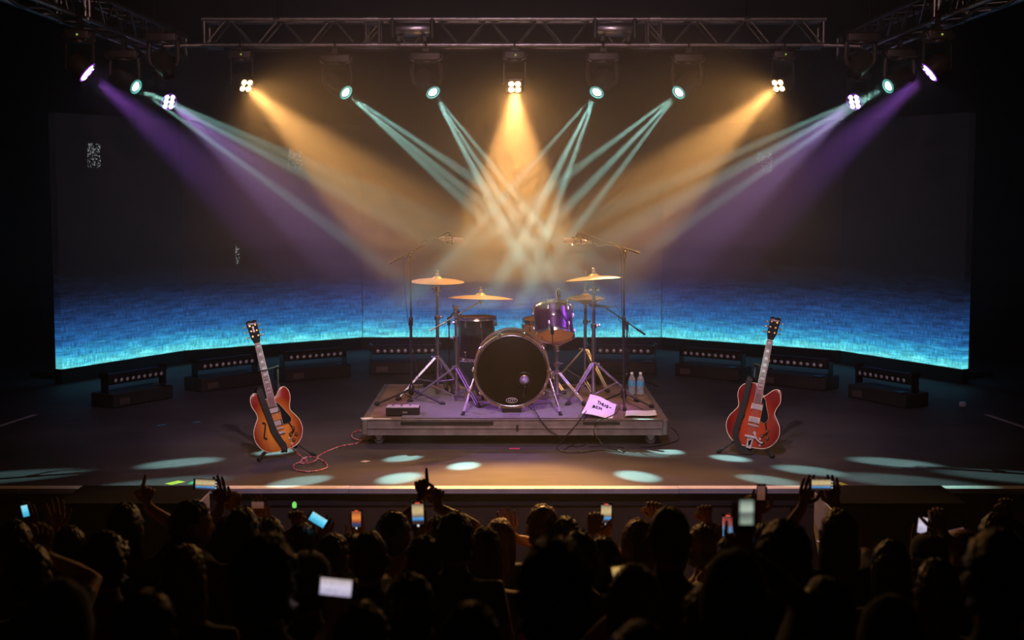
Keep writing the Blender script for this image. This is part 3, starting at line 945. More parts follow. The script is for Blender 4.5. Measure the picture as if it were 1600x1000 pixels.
def cymbal(name, label, c, dia, tilt, hgt=0.03, pair=False):
    rr = dia/2
    t = thing(name, label, 'cymbal', c, tilt)
    def prof(sgn):
        return [(0.006, 0.032), (0.018, 0.031), (0.032, 0.026), (0.042, 0.016), (0.052, 0.010), (rr*0.5, 0.004), (rr*0.8, -0.006), (rr, -0.018)]
    p = prof(1)
    p2 = p + [(r_, h_-0.0025) for r_, h_ in reversed(p)]
    MB().lathe(p2, n=40, cap0=False, cap1=False).build('plate', BRONZE, t, 60)
    if pair:
        p3 = [(r_, -h_-0.045) for r_, h_ in p2]
        MB().lathe(p3, n=40, cap0=False, cap1=False).build('lower_plate', BRONZE, t, 60)
    MB().lathe([(0.007, 0.036), (0.018, 0.037), (0.018, 0.05), (0.007, 0.052)], n=14).build('felt', FELT, t)
    MB().lathe([(0.008, 0.052), (0.012, 0.053), (0.016, 0.066), (0.014, 0.078), (0.005, 0.085)], n=12).build('wing_nut', CHROME, t)
    return t
# positions on the riser (x, y) of every stand foot point
def onr(px, py): p = lay(px, py); return (p.x, p.y)
# ---- left crash stand and cymbal
x, y = onr(684, 622)
cz = at(685, 437, y).z
t = thing('cymbal_stand', 'straight chrome cymbal stand at the left back of the kit under the smaller left cymbal', 'stand', (x, y, RZ), group='cymbal stands')
post(t, 0.12, 0.72, 0.0125); post(t, 0.70, 0.98, 0.0105); post(t, 0.97, cz - RZ + 0.05, 0.0065)
collar(t, 0.72, 0.021, 0.4); collar(t, 0.98, 0.018, -2.6); collar(t, 0.36, 0.02, 2.5)
q = MB(); q.rbox((0, 0, cz-RZ-0.10), (0.03, 0.035, 0.05), 0.008); q.cyl((-0.035, 0, cz-RZ-0.10), (0.035, 0, cz-RZ-0.10), 0.012, n=10); q.build('tilter', CHROME, t)
leg_set(t, 0.36, 0.15, 0.36, (200, 325, 80))
cymbal('crash_cymbal', 'bronze crash cymbal at the far left of the kit', (x, y, cz), 0.48, (R(2), R(1), 0))
# ---- ride stand with boom
x, y = onr(713, 628)
t = thing('cymbal_stand', 'chrome boom stand beside the floor tom carrying the larger left cymbal', 'stand', (x, y, RZ), group='cymbal stands')
jz = at(713, 491, y).z - RZ
tip = at(751, 471, y + 0.05) - Vector((x, y, RZ))
tail = at(672, 517, y) - Vector((x, y, RZ))
post(t, 0.05, 0.56, 0.0125); post(t, 0.54, jz, 0.0105)
q = MB(); q.cyl((0.022, 0, 0.30), (0.022, 0, jz - 0.02), 0.006, n=8); q.build('memory_rod', CHROME, t)
for z in (0.56, 0.70, 0.82): collar(t, z, 0.021, 1.2*z*5)
collar(t, 0.30, 0.02, 2.0)
q = MB(); q.rbox((0, 0, jz), (0.04, 0.04, 0.05), 0.01); q.cyl((0, -0.04, jz), (0, 0.04, jz), 0.014, n=10); q.build('boom_joint', CHROME, t)
MB().cyl(tail, tip, 0.0065, n=10).build('boom_arm', CHROME, t)
q = MB(); q.rbox(tip, (0.03, 0.03, 0.04), 0.008); q.cyl(tip, tip + Vector((0, 0, 0.085)), 0.005, n=8); q.build('tilter', CHROME, t)
leg_set(t, 0.30, 0.06, 0.40, (185, 300, 60))
cymbal('ride_cymbal', 'wide bronze ride cymbal above the floor tom', Vector((x, y, RZ)) + tip + Vector((0, 0, 0.045)), 0.565, (R(-3), R(1.5), 0))
# ---- right crash stand and cymbal
x, y = onr(927, 626)
cz = at(926, 433, y).z
t = thing('cymbal_stand', 'straight chrome cymbal stand at the right of the kit under the tilted cymbal', 'stand', (x, y, RZ), group='cymbal stands')
post(t, 0.03, 0.66, 0.0135); post(t, 0.64, cz-RZ-0.12, 0.011); post(t, cz-RZ-0.14, cz-RZ+0.05, 0.0065)
collar(t, 0.66, 0.021, 0.5); collar(t, 0.32, 0.02, -0.5); collar(t, cz-RZ-0.22, 0.02, 0.1)
q = MB(); q.rbox((0, 0, cz-RZ-0.11), (0.04, 0.04, 0.05), 0.01); q.cyl((-0.045, 0, cz-RZ-0.11), (0.045, 0, cz-RZ-0.11), 0.014, n=10); q.build('tilter', CHROME, t)
leg_set(t, 0.33, 0.06, 0.38, (350, 232, 110))
cymbal('crash_cymbal', 'bronze crash cymbal tilted to the left at the right of the kit', (x, y, cz), 0.50, (R(-3), R(-4), 0))
# ---- hi-hat
x, y = onr(914, 606)
cz = at(915, 463, y).z
t = thing('hihat_stand', 'chrome hi-hat stand with pedal behind the tilted right cymbal', 'stand', (x, y, RZ))
post(t, 0.03, cz-RZ-0.07, 0.012); post(t, cz-RZ-0.08, cz-RZ+0.24, 0.004, 'pull_rod')
collar(t, 0.62, 0.02, 0.3); collar(t, 0.36, 0.02, 2.5)
MB().lathe([(0.012, -0.075), (0.03, -0.062), (0.035, -0.052)], (0, 0, cz-RZ), n=14).build('cymbal_seat', BLACKP, t)
MB().lathe([(0.008, 0.04), (0.017, 0.045), (0.017, 0.075), (0.008, 0.085)], (0, 0, cz-RZ+0.03), n=12).build('clutch', CHROME, t)
leg_set(t, 0.36, 0.08, 0.33, (188, 305, 65))
q = MB(); q.box((0.0, 0.22, 0.05), (0.09, 0.28, 0.012), (0.25, 0, 0)); q.build('pedal', STEEL, t)
cymbal('hihat_cymbals', 'pair of bronze hi-hat cymbals below the tilted right cymbal', (x, y, cz), 0.365, (0, 0, 0), pair=True)

# ------------------------------------------------------------------ drums
def shell_mat(name, c, rough, var, scale, metal=0.3):
    m = mat(name, c, rough, metal, var=var, scale=scale, coat=0.15)
    return m
SPARKLE = shell_mat('purple_sparkle_wrap', (0.055, 0.016, 0.085), 0.33, 0.8, 160, 0.5)
EBONY = shell_mat('black_lacquer_shell', (0.015, 0.013, 0.014), 0.18, 0.2, 8, 0.0)
HEADW = mat('coated_head_amber_tint', (0.80, 0.55, 0.30), 0.6, var=0.08)  # glow of the amber backlight is tinted into the head colour
def translucent(m, c, f):
    nt = m.node_tree
    b = nt.nodes['Principled BSDF']; t_ = nt.nodes.new('ShaderNodeBsdfTranslucent'); t_.inputs[0].default_value = (*c, 1)
    mx = nt.nodes.new('ShaderNodeMixShader'); mx.inputs[0].default_value = f
    nt.links.new(b.outputs[0], mx.inputs[1]); nt.links.new(t_.outputs[0], mx.inputs[2])
    nt.links.new(mx.outputs[0], nt.nodes['Material Output'].inputs['Surface'])
translucent(HEADW, (1.0, 0.74, 0.42), 0.82)
HEADB = mat('black_drum_head', (0.009, 0.0065, 0.005), 0.5, var=0.1, spec=0.12)
HOOPB = mat('bass_hoop_lacquer', (0.30, 0.18, 0.09), 0.3, 0.4)
def ext_parts(t, Rr, h, nl, shellm, topm, botm, lug=True, hoop=CHROME, phase=0.0):
    """drum standing along z from -h/2 to h/2"""
    MB().lathe([(Rr, -h/2+0.004), (Rr, h/2-0.004)], n=40, cap0=False, cap1=False).build('shell', shellm, t, 60)
    for nm, z, s, m in (('batter_head', h/2, 1, topm), ('resonant_head', -h/2, -1, botm)):
        MB().lathe([(Rr+0.004, z - s*0.012), (Rr+0.004, z), (Rr-0.012, z+s*0.003), (0.0, z + s*0.003)], n=40, cap0=False).build(nm, m, t, 50)
        MB().lathe([(Rr+0.006, z - s*0.012), (Rr+0.012, z-s*0.012), (Rr+0.008, z), (Rr+0.007, z+s*0.014), (Rr+0.012, z+s*0.016), (Rr+0.004, z+s*0.014)], n=40, cap0=False, cap1=False).build('hoop', hoop, t, 50)
    if lug:
        for i in range(nl):
            a = 2*PI*(i+phase)/nl; ca, sa = math.cos(a), math.sin(a)
            for s in (-1, 1):
                q = MB(); q.M = Matrix.Rotation(a, 4, 'Z')
                q.rbox((Rr+0.012, 0, s*(h/2-0.055)), (0.022, 0.018, 0.04), 0.006)
                q.cyl((Rr+0.014, 0, s*(h/2-0.05)), (Rr+0.014, 0, s*(h/2+0.012)), 0.004, n=6)
                q.ball((Rr+0.014, 0, s*(h/2+0.014)), 0.007, 8, 5)
                q.build('lug', CHROME, t)
# bass drum lies along y
bc = at(799.5, 583, 11.72); BR = 0.300
bx, by, bz = bc.x, 11.72, RZ + 0.04 + BR + 0.012
t = thing('bass_drum', 'large black bass drum with a golden front hoop at the middle of the riser', 'drum', (bx, by, RZ))
cz = bz - RZ
BD = 0.46
MB().lathe([(BR, 0.02), (BR, BD-0.02)], (0, 0, cz), (0, 1, 0), 56, False, False).build('shell', EBONY, t, 60)
fh = MB().lathe([(BR+0.002, 0.0), (BR-0.014, -0.006), (0.0, -0.006)], (0, 0, cz), (0, 1, 0), 56, False, True).build('front_head', HEADB, t, 50)
MB().lathe([(BR+0.002, BD), (BR-0.014, BD+0.006), (0.0, BD+0.006)], (0, 0, cz), (0, 1, 0), 56, False, True).build('batter_head', HEADW, t, 50)
for y0 in (-0.012, BD-0.026):
    MB().lathe([(BR+0.006, y0), (BR+0.016, y0), (BR+0.018, y0+0.019), (BR+0.016, y0+0.038), (BR+0.006, y0+0.038), (BR+0.004, y0+0.019), (BR+0.006, y0)], (0, 0, cz), (0, 1, 0), 56, False, False).build('hoop', HOOPB, t, 50)
MB().ring((0, -0.012, cz), (0, 1, 0), BR-0.004, 0.006, 56, 6).build('head_rim', CHROME, t)
for i in range(10):
    a = 2*PI*(i+0.5)/10
    d = Vector((math.sin(a), 0, math.cos(a)))
    q = MB()
    p0 = Vector((0, 0, cz)) + d*(BR+0.018)
    q.M = Matrix.Translation(p0) @ Matrix.Rotation(a, 4, 'Y')
    q.rbox((0, 0.0, 0.006), (0.026, 0.05, 0.014), 0.005); q.box((0, -0.018, -0.008), (0.02, 0.012, 0.03))
    q.cyl((0, 0.02, 0.006), (0, 0.13, 0.006), 0.0045, n=6); q.rbox((0, 0.14, -0.004), (0.024, 0.06, 0.022), 0.006)
    q.build('claw_hook', CHROME, t)
for s in (-1, 1):
    hip = Vector((s*(BR+0.005), 0.10, cz-0.06)); ft = Vector((s*(BR+0.10), -0.16, 0.02))
    q = MB(); q.cyl(hip, ft, 0.009, n=10); q.cyl(hip.lerp(ft, .05), hip.lerp(ft, 0.45), 0.013, n=10)
    sp_ = q.build('spur', CHROME, t)
    q = MB(); q.rbox((s*(BR+0.012), 0.10, cz-0.05), (0.03, 0.05, 0.09), 0.01); q.build('spur_bracket', CHROME, sp_)
    q = MB(); q.lathe([(0.011, -0.02), (0.016, -0.01), (0.016, 0.02)], ft, (ft-hip), 10); q.build('rubber_foot', RUBBER, sp_)
q = MB(); q.rbox((0, 0.02, 0.022), (0.16, 0.09, 0.044), 0.008); q.build('anchor_block', BLACKP, t)
# port and logo on the front head
q = MB(); q.ring((0.105, -0.011, cz-0.075), (0, 1, 0), 0.062, 0.006, 28, 6); q.build('port_ring', BLACKP, fh)
q = MB(); q.lathe([(0.060, 0), (0.05, 0.0015)], (0.105, -0.0075, cz-0.075), (0, -1, 0), 24); q.build('port_shade_disc', mat('port_shade', (0.002, 0.002, 0.002), 0.9), fh)  # flat dark disc painted in for the shade inside the port
LOGOW = mat('logo_print', (0.55, 0.52, 0.58), 0.5)
q = MB(); lc = Vector((0.0, -0.009, cz-0.245))
q.tube([lc + Vector((math.cos(2*PI*i/28)*0.046, 0, math.sin(2*PI*i/28)*0.021)) for i in range(28)], 0.0022, 5, closed=True)
q.build('logo_oval', LOGOW, fh)
for body, size, dz, sh in (('DW', 0.036, 0.005, 0.25), ('DRUMS', 0.011, -0.013, 0.0)):
    me = text_mesh(body, size, 0.0006, sh)
    o = link('logo_lettering', me, LOGOW, fh, 0)
    o.location = lc + Vector((0, 0, dz)); o.rotation_euler = (PI/2, 0, 0)
# kick microphone in the port
kp = Vector((bx+0.105, by-0.05, RZ + cz-0.068))
t = thing('kick_microphone', 'round purple lit microphone in the port of the bass drum', 'microphone', kp)
MB().lathe([(0.0, -0.055), (0.022, -0.05), (0.033, -0.03), (0.035, -0.005)], ax=(0, 1, 0), n=20, cap0=False).build('grille', mat('silver_mesh', (0.5, 0.5, 0.55), 0.35, 0.9, bump=0.8, scale=300, var=0.3), t)
MB().lathe([(0.036, -0.006), (0.037, 0.02), (0.028, 0.09), (0.02, 0.12)], ax=(0, 1, 0), n=20).build('body', BLACKM, t)
MB().ring((0, -0.004, 0), (0, 1, 0), 0.037, 0.004, 20, 6).build('collar', GOLD, t)
q = MB(); q.cyl((0, 0.03, -0.036), (0, 0.05, -(kp.z-RZ)+0.13), 0.010, n=10); q.build('swivel_mount', BLACKM, t)

# floor tom
x, y = lay(747, 607).x, 12.62
ztop = at(748, 497, y).z; FH = 0.36
t = thing('floor_tom', 'black floor tom on three legs left of the bass drum', 'drum', (x, y, ztop - FH/2))
ext_parts(t, 0.165, FH, 8, EBONY, HEADW, HEADW, phase=0.3)
zf = RZ + 0.004 - (ztop - FH/2)
for a in (-75, 165, 45):
    d = Vector((math.cos(R(a)), math.sin(R(a)), 0))
    q = MB(); q.tube([d*0.19 + Vector((0, 0, 0.10)), d*0.19 + Vector((0, 0, zf+0.13)), d*0.235 + Vector((0, 0, zf+0.02))], 0.0065, 8)
    l = q.build('leg', CHROME, t)
    q = MB(); q.M = Matrix.Translation(d*0.178 + Vector((0, 0, -0.05))) @ Matrix.Rotation(R(a), 4, 'Z'); q.rbox((0, 0, 0), (0.034, 0.036, 0.05), 0.01); q.build('leg_bracket', CHROME, l)
    MB().lathe([(0.012, -0.006), (0.014, 0.0), (0.013, 0.03), (0.008, 0.034)], d*0.235 + Vector((0, 0, zf+0.006)), n=10).build('rubber_foot', RUBBER, l)

# rack tom, tilted, on its own stand
y = 12.28
c = at(865, 503, y)
t = thing('rack_tom', 'purple sparkle tom tilted above the right of the bass drum showing its amber-lit lower head', 'drum', c, (R(-27), R(-3), 0))
ext_parts(t, 0.165, 0.25, 6, SPARKLE, HEADW, HEADW, phase=0.25)
q = MB(); q.lathe([(0.017, 0), (0.019, 0.002), (0.016, 0.004)], (0.0, -0.166, 0.01), (0, -1, 0), 18); q.build('badge', STEEL, t)
o = link('badge_lettering', text_mesh('DW', 0.016, 0.0006, 0.2), BLACKP, t, 0); o.location = (0, -0.172, 0.01); o.rotation_euler = (PI/2, 0, 0)
def basket_stand(label, x, y, ztop, tilt, spread, azs):
    t = thing('drum_stand', label, 'stand', (x, y, RZ), group='drum basket stands')
    h = ztop - RZ
    post(t, 0.05, h*0.62, 0.0125); post(t, h*0.6, h-0.06, 0.0105)
    collar(t, h*0.62, 0.022, 0.8); collar(t, 0.26, 0.02, 2.2)
    q = MB(); q.rbox((0, 0, h-0.06), (0.05, 0.05, 0.06), 0.012); q.cyl((0, -0.05, h-0.06), (0, 0.05, h-0.06), 0.012, n=10); q.build('basket_joint', CHROME, t)
    for a in (90, 210, 330):
        d = Vector((math.cos(R(a)), math.sin(R(a)), 0))
        up = Matrix.Rotation(tilt, 4, 'X')
        e = up @ (d*0.14); e2 = up @ (d*0.165 + Vector((0, 0, 0.03)))
        q = MB(); q.tube(catmull([(0, 0, h-0.055), Vector((0, 0, h-0.03)) + e*0.5, Vector((0, 0, h-0.012)) + e, Vector((0, 0, h-0.0)) + e2], 4), 0.006, 6)
        b_ = q.build('basket_arm', CHROME, t)
        q = MB(); q.ball(Vector((0, 0, h)) + e2, 0.012, 8, 6); q.build('grip', RUBBER, b_)
    leg_set(t, 0.26, 0.07, spread, azs)
    return t
basket_stand('chrome tripod stand under the purple sparkle tom', c.x + 0.03, y + 0.02, c.z - 0.17, R(-27), 0.30, (215, 320, 90))
# snare behind the tom
y2 = 12.95
sc_ = at(849, 513, y2)
t = thing('snare_drum', 'shallow wood snare drum half hidden behind the purple sparkle tom', 'drum', sc_, (R(4), 0, 0))
WOODS = shell_mat('maple_snare_shell', (0.42, 0.17, 0.06), 0.3, 0.25, 10, 0.0)
ext_parts(t, 0.175, 0.15, 8, WOODS, HEADW, HEADW, phase=0.1)
basket_stand('chrome tripod stand under the snare drum behind the bass drum', sc_.x, y2, sc_.z - 0.10, R(4), 0.28, (190, 310, 80))
# ------------------------------------------------------------------ microphones and their stands
MICBODY = mat('nickel_mic', (0.45, 0.40, 0.42), 0.45, 0.9)
MICMESH = mat('mic_mesh', (0.34, 0.30, 0.33), 0.55, 0.7, bump=0.7, scale=350, var=0.3)
def mic_stand(label, px_base, jpx, tail_px, tip_px, azs, spread=0.42, r=0.0115, dy=0.0):
    x, y = onr(*px_base)
    t = thing('microphone_stand', label, 'stand', (x, y, RZ), group='microphone stands')
    o = Vector((x, y, RZ))
    J = at(*jpx, y) - o
    A = at(*tail_px, y) - o; B = at(*tip_px, y + dy) - o
    MB().cyl((0, 0, 0.06), (0, 0, J.z*0.55), r, n=12).build('lower_tube', BLACKM, t)
    MB().cyl((0, 0, J.z*0.53), (0, 0, J.z), r*0.72, n=12).build('upper_tube', BLACKM, t)
    MB().lathe([(r*1.2, -0.04), (r*1.5, -0.03), (r*1.5, 0.03), (r*1.1, 0.04)], (0, 0, J.z*0.55), n=12).build('height_grip', BLACKP, t)
    q = MB(); q.rbox((0, 0, J.z-0.03), (0.03, 0.035, 0.07), 0.01); q.cyl((0, -0.03, J.z), (0, 0.03, J.z), 0.018, n=12); q.cyl((0, -0.03, J.z), (0, -0.055, J.z-0.01), 0.008, n=8)
    q.build('boom_clutch', BLACKM, t)
    MB().cyl(A, B, 0.0062, n=10).build('boom_arm', BLACKM, t)
    d = (B-A).normalized()
    MB().cyl(A, A + d*0.10, 0.0095, n=10).build('boom_weight', BLACKM, t)
    MB().lathe([(0.02, -0.03), (0.026, -0.02), (0.026, 0.025), (0.016, 0.05)], (0, 0, 0.10), n=14).build('hub', BLACKP, t)
    for a in azs:
        e = Vector((math.cos(R(a)), math.sin(R(a)), 0))
        l = MB().cyl(e*0.015 + Vector((0, 0, 0.11)), e*spread + Vector((0, 0, 0.014)), 0.0085, n=10).build('leg', BLACKM, t)
        MB().lathe([(0.012, -0.015), (0.017, -0.01), (0.017, 0.022), (0.010, 0.028)], e*spread + Vector((0, 0, 0.016)), e + Vector((0, 0, -0.2)), 10).build('rubber_foot', RUBBER, l)
    return t, o, A, B
def condenser(label, hang, c, ax):
    """side-address microphone in a shock mount hung from the boom tip"""
    ax = ax.normalized()
    t = thing('overhead_microphone', label, 'microphone', c, group='overhead microphones')
    MB().lathe([(0.020, 0.035), (0.0235, 0.04), (0.0225, 0.10), (0.017, 0.118), (0.0, 0.12)], ax=ax, n=18).build('grille', MICMESH, t)
    MB().lathe([(0.013, -0.085), (0.020, -0.075), (0.0235, -0.04), (0.0235, 0.036)], ax=ax, n=18).build('body', MICBODY, t)
    q = MB()
    for k in (-0.03, 0.03):
        q.ring(ax*k, ax, 0.036, 0.005, 18, 6)
    u, v = frame(ax)
    for a in range(8):
        th = 2*PI*a/8
        q.tube([(u*math.cos(th) + v*math.sin(th))*0.036 + ax*(-0.03), (u*math.cos(th+.6) + v*math.sin(th+.6))*0.036 + ax*0.03], 0.003, 5)
    q.build('shock_mount', BLACKM, t)
    h = hang - c
    q = MB(); q.tube(catmull([Vector((0, 0, 0.036)), Vector((0, 0, 0.05)), h*0.8 + Vector((0, 0, 0.012)), h], 4), 0.007, 8); q.build('swivel', BLACKM, t)
    MB().cyl(ax*-0.085, ax*-0.13, 0.009, n=10).build('plug', STEEL, t)
    return t
ts1, o1, A1, B1 = mic_stand('tall black boom microphone stand at the left of the riser', (643, 628), (640, 398), (608, 412), (700, 362), (215, 325, 80), 0.34)
c1 = at(703, 374, o1.y)
condenser('condenser microphone in a shock mount over the left of the drum kit', o1 + B1, c1, Vector((1, -0.25, -0.10)))
ts2, o2, A2, B2 = mic_stand('tall black boom microphone stand at the right of the riser', (974, 634), (973, 392), (1000, 396), (903, 363), (268, 335, 130), 0.25)
c2 = at(901, 377, o2.y)
condenser('condenser microphone in a shock mount over the right of the drum kit', o2 + B2, c2, Vector((-1, -0.25, 0.06)))
def pencil_mic(name, label, c, ax, ln=0.13, r=0.0125, group=None):
    ax = ax.normalized()
    t = thing(name, label, 'microphone', c, group=group)
    MB().lathe([(r*0.8, 0.0), (r, 0.01), (r, ln*0.62)], ax=ax, n=14).build('body', BLACKM, t)
    MB().lathe([(r, ln*0.62), (r*1.5, ln*0.7), (r*1.5, ln*0.9), (r*0.9, ln)], ax=ax, n=14).build('grille', MICMESH, t)
    MB().cyl(-ax*0.035, ax*0.002, r*0.7, n=10).build('plug', BLACKP, t)
    return t
ts3, o3, A3, B3 = mic_stand('short black boom microphone stand behind the right tall stand', (979, 606), (979, 505), (1008, 523), (947, 481), (20, 140, 260), 0.30)
pencil_mic('hihat_microphone', 'slim black microphone pointing at the hi-hat cymbals', o3 + B3 + Vector((-0.0, 0, 0.012)), Vector((-1, 0.15, 0.08)), 0.16)
ts4, o4, A4, B4 = mic_stand('thin black microphone stand behind the boom cymbal stand', (702, 606), (701, 498), (699, 504), (711, 484), (30, 160, 280), 0.24, 0.008)
pencil_mic('tom_microphone', 'black microphone angled down at the floor tom', o4 + B4 + Vector((0.0, 0, 0.02)), Vector((0.55, 0, -0.75)), 0.15, 0.013)
# clip microphone on the rack tom
t = thing('clip_microphone', 'black gooseneck clip microphone standing up from the rim of the purple tom', 'microphone', at(873, 478, 12.10))
q = MB(); q.tube(catmull([(0, 0.0, -0.03), (0.006, 0.0, 0.03), (0.008, -0.01, 0.08)], 4), 0.010, 8); q.build('clip', BLACKM, t)
q = MB(); q.lathe([(0.012, 0), (0.018, 0.01), (0.017, 0.055), (0.010, 0.07)], (0.004, 0.0, 0.07), (-0.1, 0.1, 1), 14); q.build('body', BLACKM, t)
q = MB(); q.tube(catmull([(-0.016, 0, 0.06), (-0.022, 0, 0.11), (-0.004, 0, 0.15), (0.016, 0, 0.13)], 5), 0.0045, 6); q.build('wire', mat('grey_wire', (0.3, 0.28, 0.3), 0.4), t)
# small microphone under the tom
t = thing('tom_microphone', 'black microphone hanging under the amber-lit lower head of the purple tom', 'microphone', at(863, 512, 12.02))
MB().lathe([(0.008, -0.06), (0.013, -0.05), (0.016, -0.01), (0.015, 0.02), (0.009, 0.03)], n=14).build('body', BLACKM, t)
q = MB(); q.tube(catmull([(0, 0, -0.06), (0.004, 0.0, -0.14), (0.012, 0.06, -0.24), (0.03, 0.2, -0.33)], 5), 0.004, 6); q.build('cable', CABLE, t)
# ------------------------------------------------------------------ guitars (local: x right, z up, front towards -y)
def burst_mat(name, mid, edge, cz, rx, rz, grain):
    m = bpy.data.materials.new(name); m.use_nodes = True
    nt = m.node_tree; N = nt.nodes; L = nt.links
    b = N['Principled BSDF']; b.inputs['Roughness'].default_value = 0.28; b.inputs['Coat Weight'].default_value = 0.5
    b.inputs['Coat Roughness'].default_value = 0.12
    tc = N.new('ShaderNodeTexCoord')
    mp = N.new('ShaderNodeMapping'); mp.inputs['Location'].default_value = (0, 0, -cz/rz); mp.inputs['Scale'].default_value = (1/rx, 0.01, 1/rz)
    L.new(tc.outputs['Object'], mp.inputs['Vector'])
    ln = N.new('ShaderNodeVectorMath'); ln.operation = 'LENGTH'; L.new(mp.outputs[0], ln.inputs[0])
    cr = N.new('ShaderNodeValToRGB')
    e = cr.color_ramp.elements
    e[0].position, e[0].color = 0.36, (*mid, 1)
    e[1].position, e[1].color = 0.92, (*edge, 1)
    L.new(ln.outputs['Value'], cr.inputs[0])
    mp2 = N.new('ShaderNodeMapping'); mp2.inputs['Scale'].default_value = (60, 10, 2)
    L.new(tc.outputs['Object'], mp2.inputs['Vector'])
    nz = N.new('ShaderNodeTexNoise'); nz.inputs['Scale'].default_value = 2.5; nz.inputs['Detail'].default_value = 5
    L.new(mp2.outputs[0], nz.inputs['Vector'])
    mr = N.new('ShaderNodeMapRange'); mr.inputs['To Min'].default_value = 1-grain; mr.inputs['To Max'].default_value = 1+grain
    L.new(nz.outputs['Fac'], mr.inputs['Value'])
    sc = N.new('ShaderNodeVectorMath'); sc.operation = 'SCALE'
    L.new(cr.outputs[0], sc.inputs[0]); L.new(mr.outputs[0], sc.inputs['Scale'])
    L.new(sc.outputs[0], b.inputs['Base Color'])
    return m
ROSEW = mat('rosewood_board', (0.20, 0.10, 0.11), 0.45, var=0.3, scale=30)
MAHOG = mat('mahogany_neck', (0.20, 0.05, 0.03), 0.35)
PEARL = mat('pearl_inlay', (0.80, 0.70, 0.80), 0.3)
HEADST = mat('black_headstock', (0.010, 0.009, 0.009), 0.6, spec=0.15)
NICKEL = mat('nickel_cover', (0.80, 0.72, 0.76), 0.3, 0.45, var=0.05)
GUARD = mat('black_pickguard', (0.008, 0.008, 0.012), 0.25)
STRAPM = mat('black_webbing', (0.012, 0.012, 0.014), 0.7, var=0.3, scale=120, bump=0.4)
AMBK = mat('gold_top_knob', (0.06, 0.04, 0.03), 0.3)
def guitar(name, label, base, yaw, lean, back, kind):
    t = thing(name, label, 'guitar', base, (0, 0, 0))
    rot = Matrix.Rotation(yaw, 4, 'Z') @ Matrix.Rotation(lean, 4, 'Y') @ Matrix.Rotation(back, 4, 'X')
    t.rotation_euler = rot.to_euler()
    right = [(0.10, 0.010), (0.160, 0.055), (0.190, 0.125), (0.184, 0.195), (0.155, 0.250), (0.131, 0.290), (0.136, 0.335), (0.154, 0.385), (0.152, 0.440),
             (0.128, 0.474), (0.096, 0.474), (0.072, 0.450), (0.054, 0.425), (0.030, 0.414)]
    if kind == 'double':
        left = [(-x, z) for x, z in reversed(right)]
        f_mid, f_edge = (0.78, 0.27, 0.035), (0.26, 0.015, 0.010)
    else:
        right[8:12] = [(0.158, 0.440), (0.140, 0.478), (0.106, 0.476), (0.076, 0.450)]
        left = [(-0.030, 0.490), (-0.075, 0.492), (-0.120, 0.474), (-0.150, 0.430), (-0.152, 0.375), (-0.137, 0.330), (-0.133, 0.290), (-0.155, 0.250), (-0.186, 0.195), (-0.192, 0.125), (-0.160, 0.055), (-0.10, 0.010)]
        right = [(x*1.12 if z < 0.40 else x*1.05, z) for x, z in right[:-1]] + [right[-1]]; left = [left[0]] + [(x*1.12, z) for x, z in left[1:]]
        f_mid, f_edge = (0.50, 0.06, 0.02), (0.20, 0.008, 0.010)
    ol = [(p.x, p.y) for p in catmull([(*p, 0) for p in [(0.0, 0.0)] + right + left], 5, closed=True)]
    n = len(ol)
    FIN = burst_mat(name + '_finish', f_mid, f_edge, 0.17, 0.20, 0.31, 0.22)
    th = 0.045 if kind == 'double' else 0.062
    q = MB()
    cx, cz_ = 0.0, 0.2
    rings = [(1.0, th/2), (1.0, -th/2+0.002), (0.975, -th/2-0.001), (0.93, -th/2-0.0035)]
    vs_ = []
    for s, y in rings:
        for x, z in ol:
            vs_.append((cx + (x-cx)*s, y, cz_ + (z-cz_)*s))
    fs = []
    for k in range(3):
        for i in range(n):
            j = (i+1) % n
            fs.append((k*n+i, k*n+j, (k+1)*n+j, (k+1)*n+i))
    fs += [tuple(range(n)), tuple(range(3*n, 4*n))]
    q.add(vs_, fs); q.build('body', FIN, t, 50)
    MB().tube([(x*1.003, -th/2+0.001, z) for x, z in ol], 0.0034, 6, closed=True).build('binding', CREAM, t)
    FY = -th/2-0.004
    # neck, fingerboard and headstock
    z0, zn, zh = 0.345, 0.845, 1.045
    q = MB(); q.tube([(0, -th/2+0.004, z) for z in (0.40, 0.55, 0.70, 0.845)], [0.024, 0.023, 0.021, 0.020], 10); q.build('neck', MAHOG, t)
    q = MB(); yb0, yb1 = FY-0.014, FY-0.003
    vs_ = [(-0.028, yb0, z0), (0.028, yb0, z0), (0.0215, yb0, zn), (-0.0215, yb0, zn)]
    q.add(vs_ + [(x, yb1, z) for x, _, z in vs_], [(0, 1, 2, 3), (7, 6, 5, 4), (0, 4, 5, 1), (1, 5, 6, 2), (2, 6, 7, 3), (3, 7, 4, 0)])
    fb = q.build('fingerboard', ROSEW, t, 0)
    for s in (-1, 1):
        MB().tube([(s*0.0283, yb0+0.001, z0), (s*0.0218, yb0+0.001, zn)], 0.0018, 5).build('board_binding', CREAM, fb)
    sl = 0.625
    fz = [zn - sl*(1 - 2**(-k/12)) for k in range(0, 21)]
    for k in range(1, 20):
        w_ = 0.0215 + (0.028-0.0215)*(zn-fz[k])/(zn-z0)
        MB().box((0, yb0-0.0005, fz[k]), (2*w_, 0.002, 0.0018)).build('fret', NICKEL, fb, 0)
    for k in (1, 3, 5, 7, 9, 12, 15, 17):
        if k == 1 and kind == 'double': pass
        zc = (fz[k]+fz[k-1])/2; hh = min(0.018, (fz[k-1]-fz[k])*0.6)
        MB().prism([(-0.014, zc-hh/2), (0.014, zc-hh/2), (0.012, zc+hh/2), (-0.012, zc+hh/2)], yb0-0.0008, yb0+0.001).build('inlay', PEARL, fb, 0)
    MB().box((0, yb0-0.001, zn+0.003), (0.043, 0.010, 0.006)).build('nut', CREAM, t, 0)
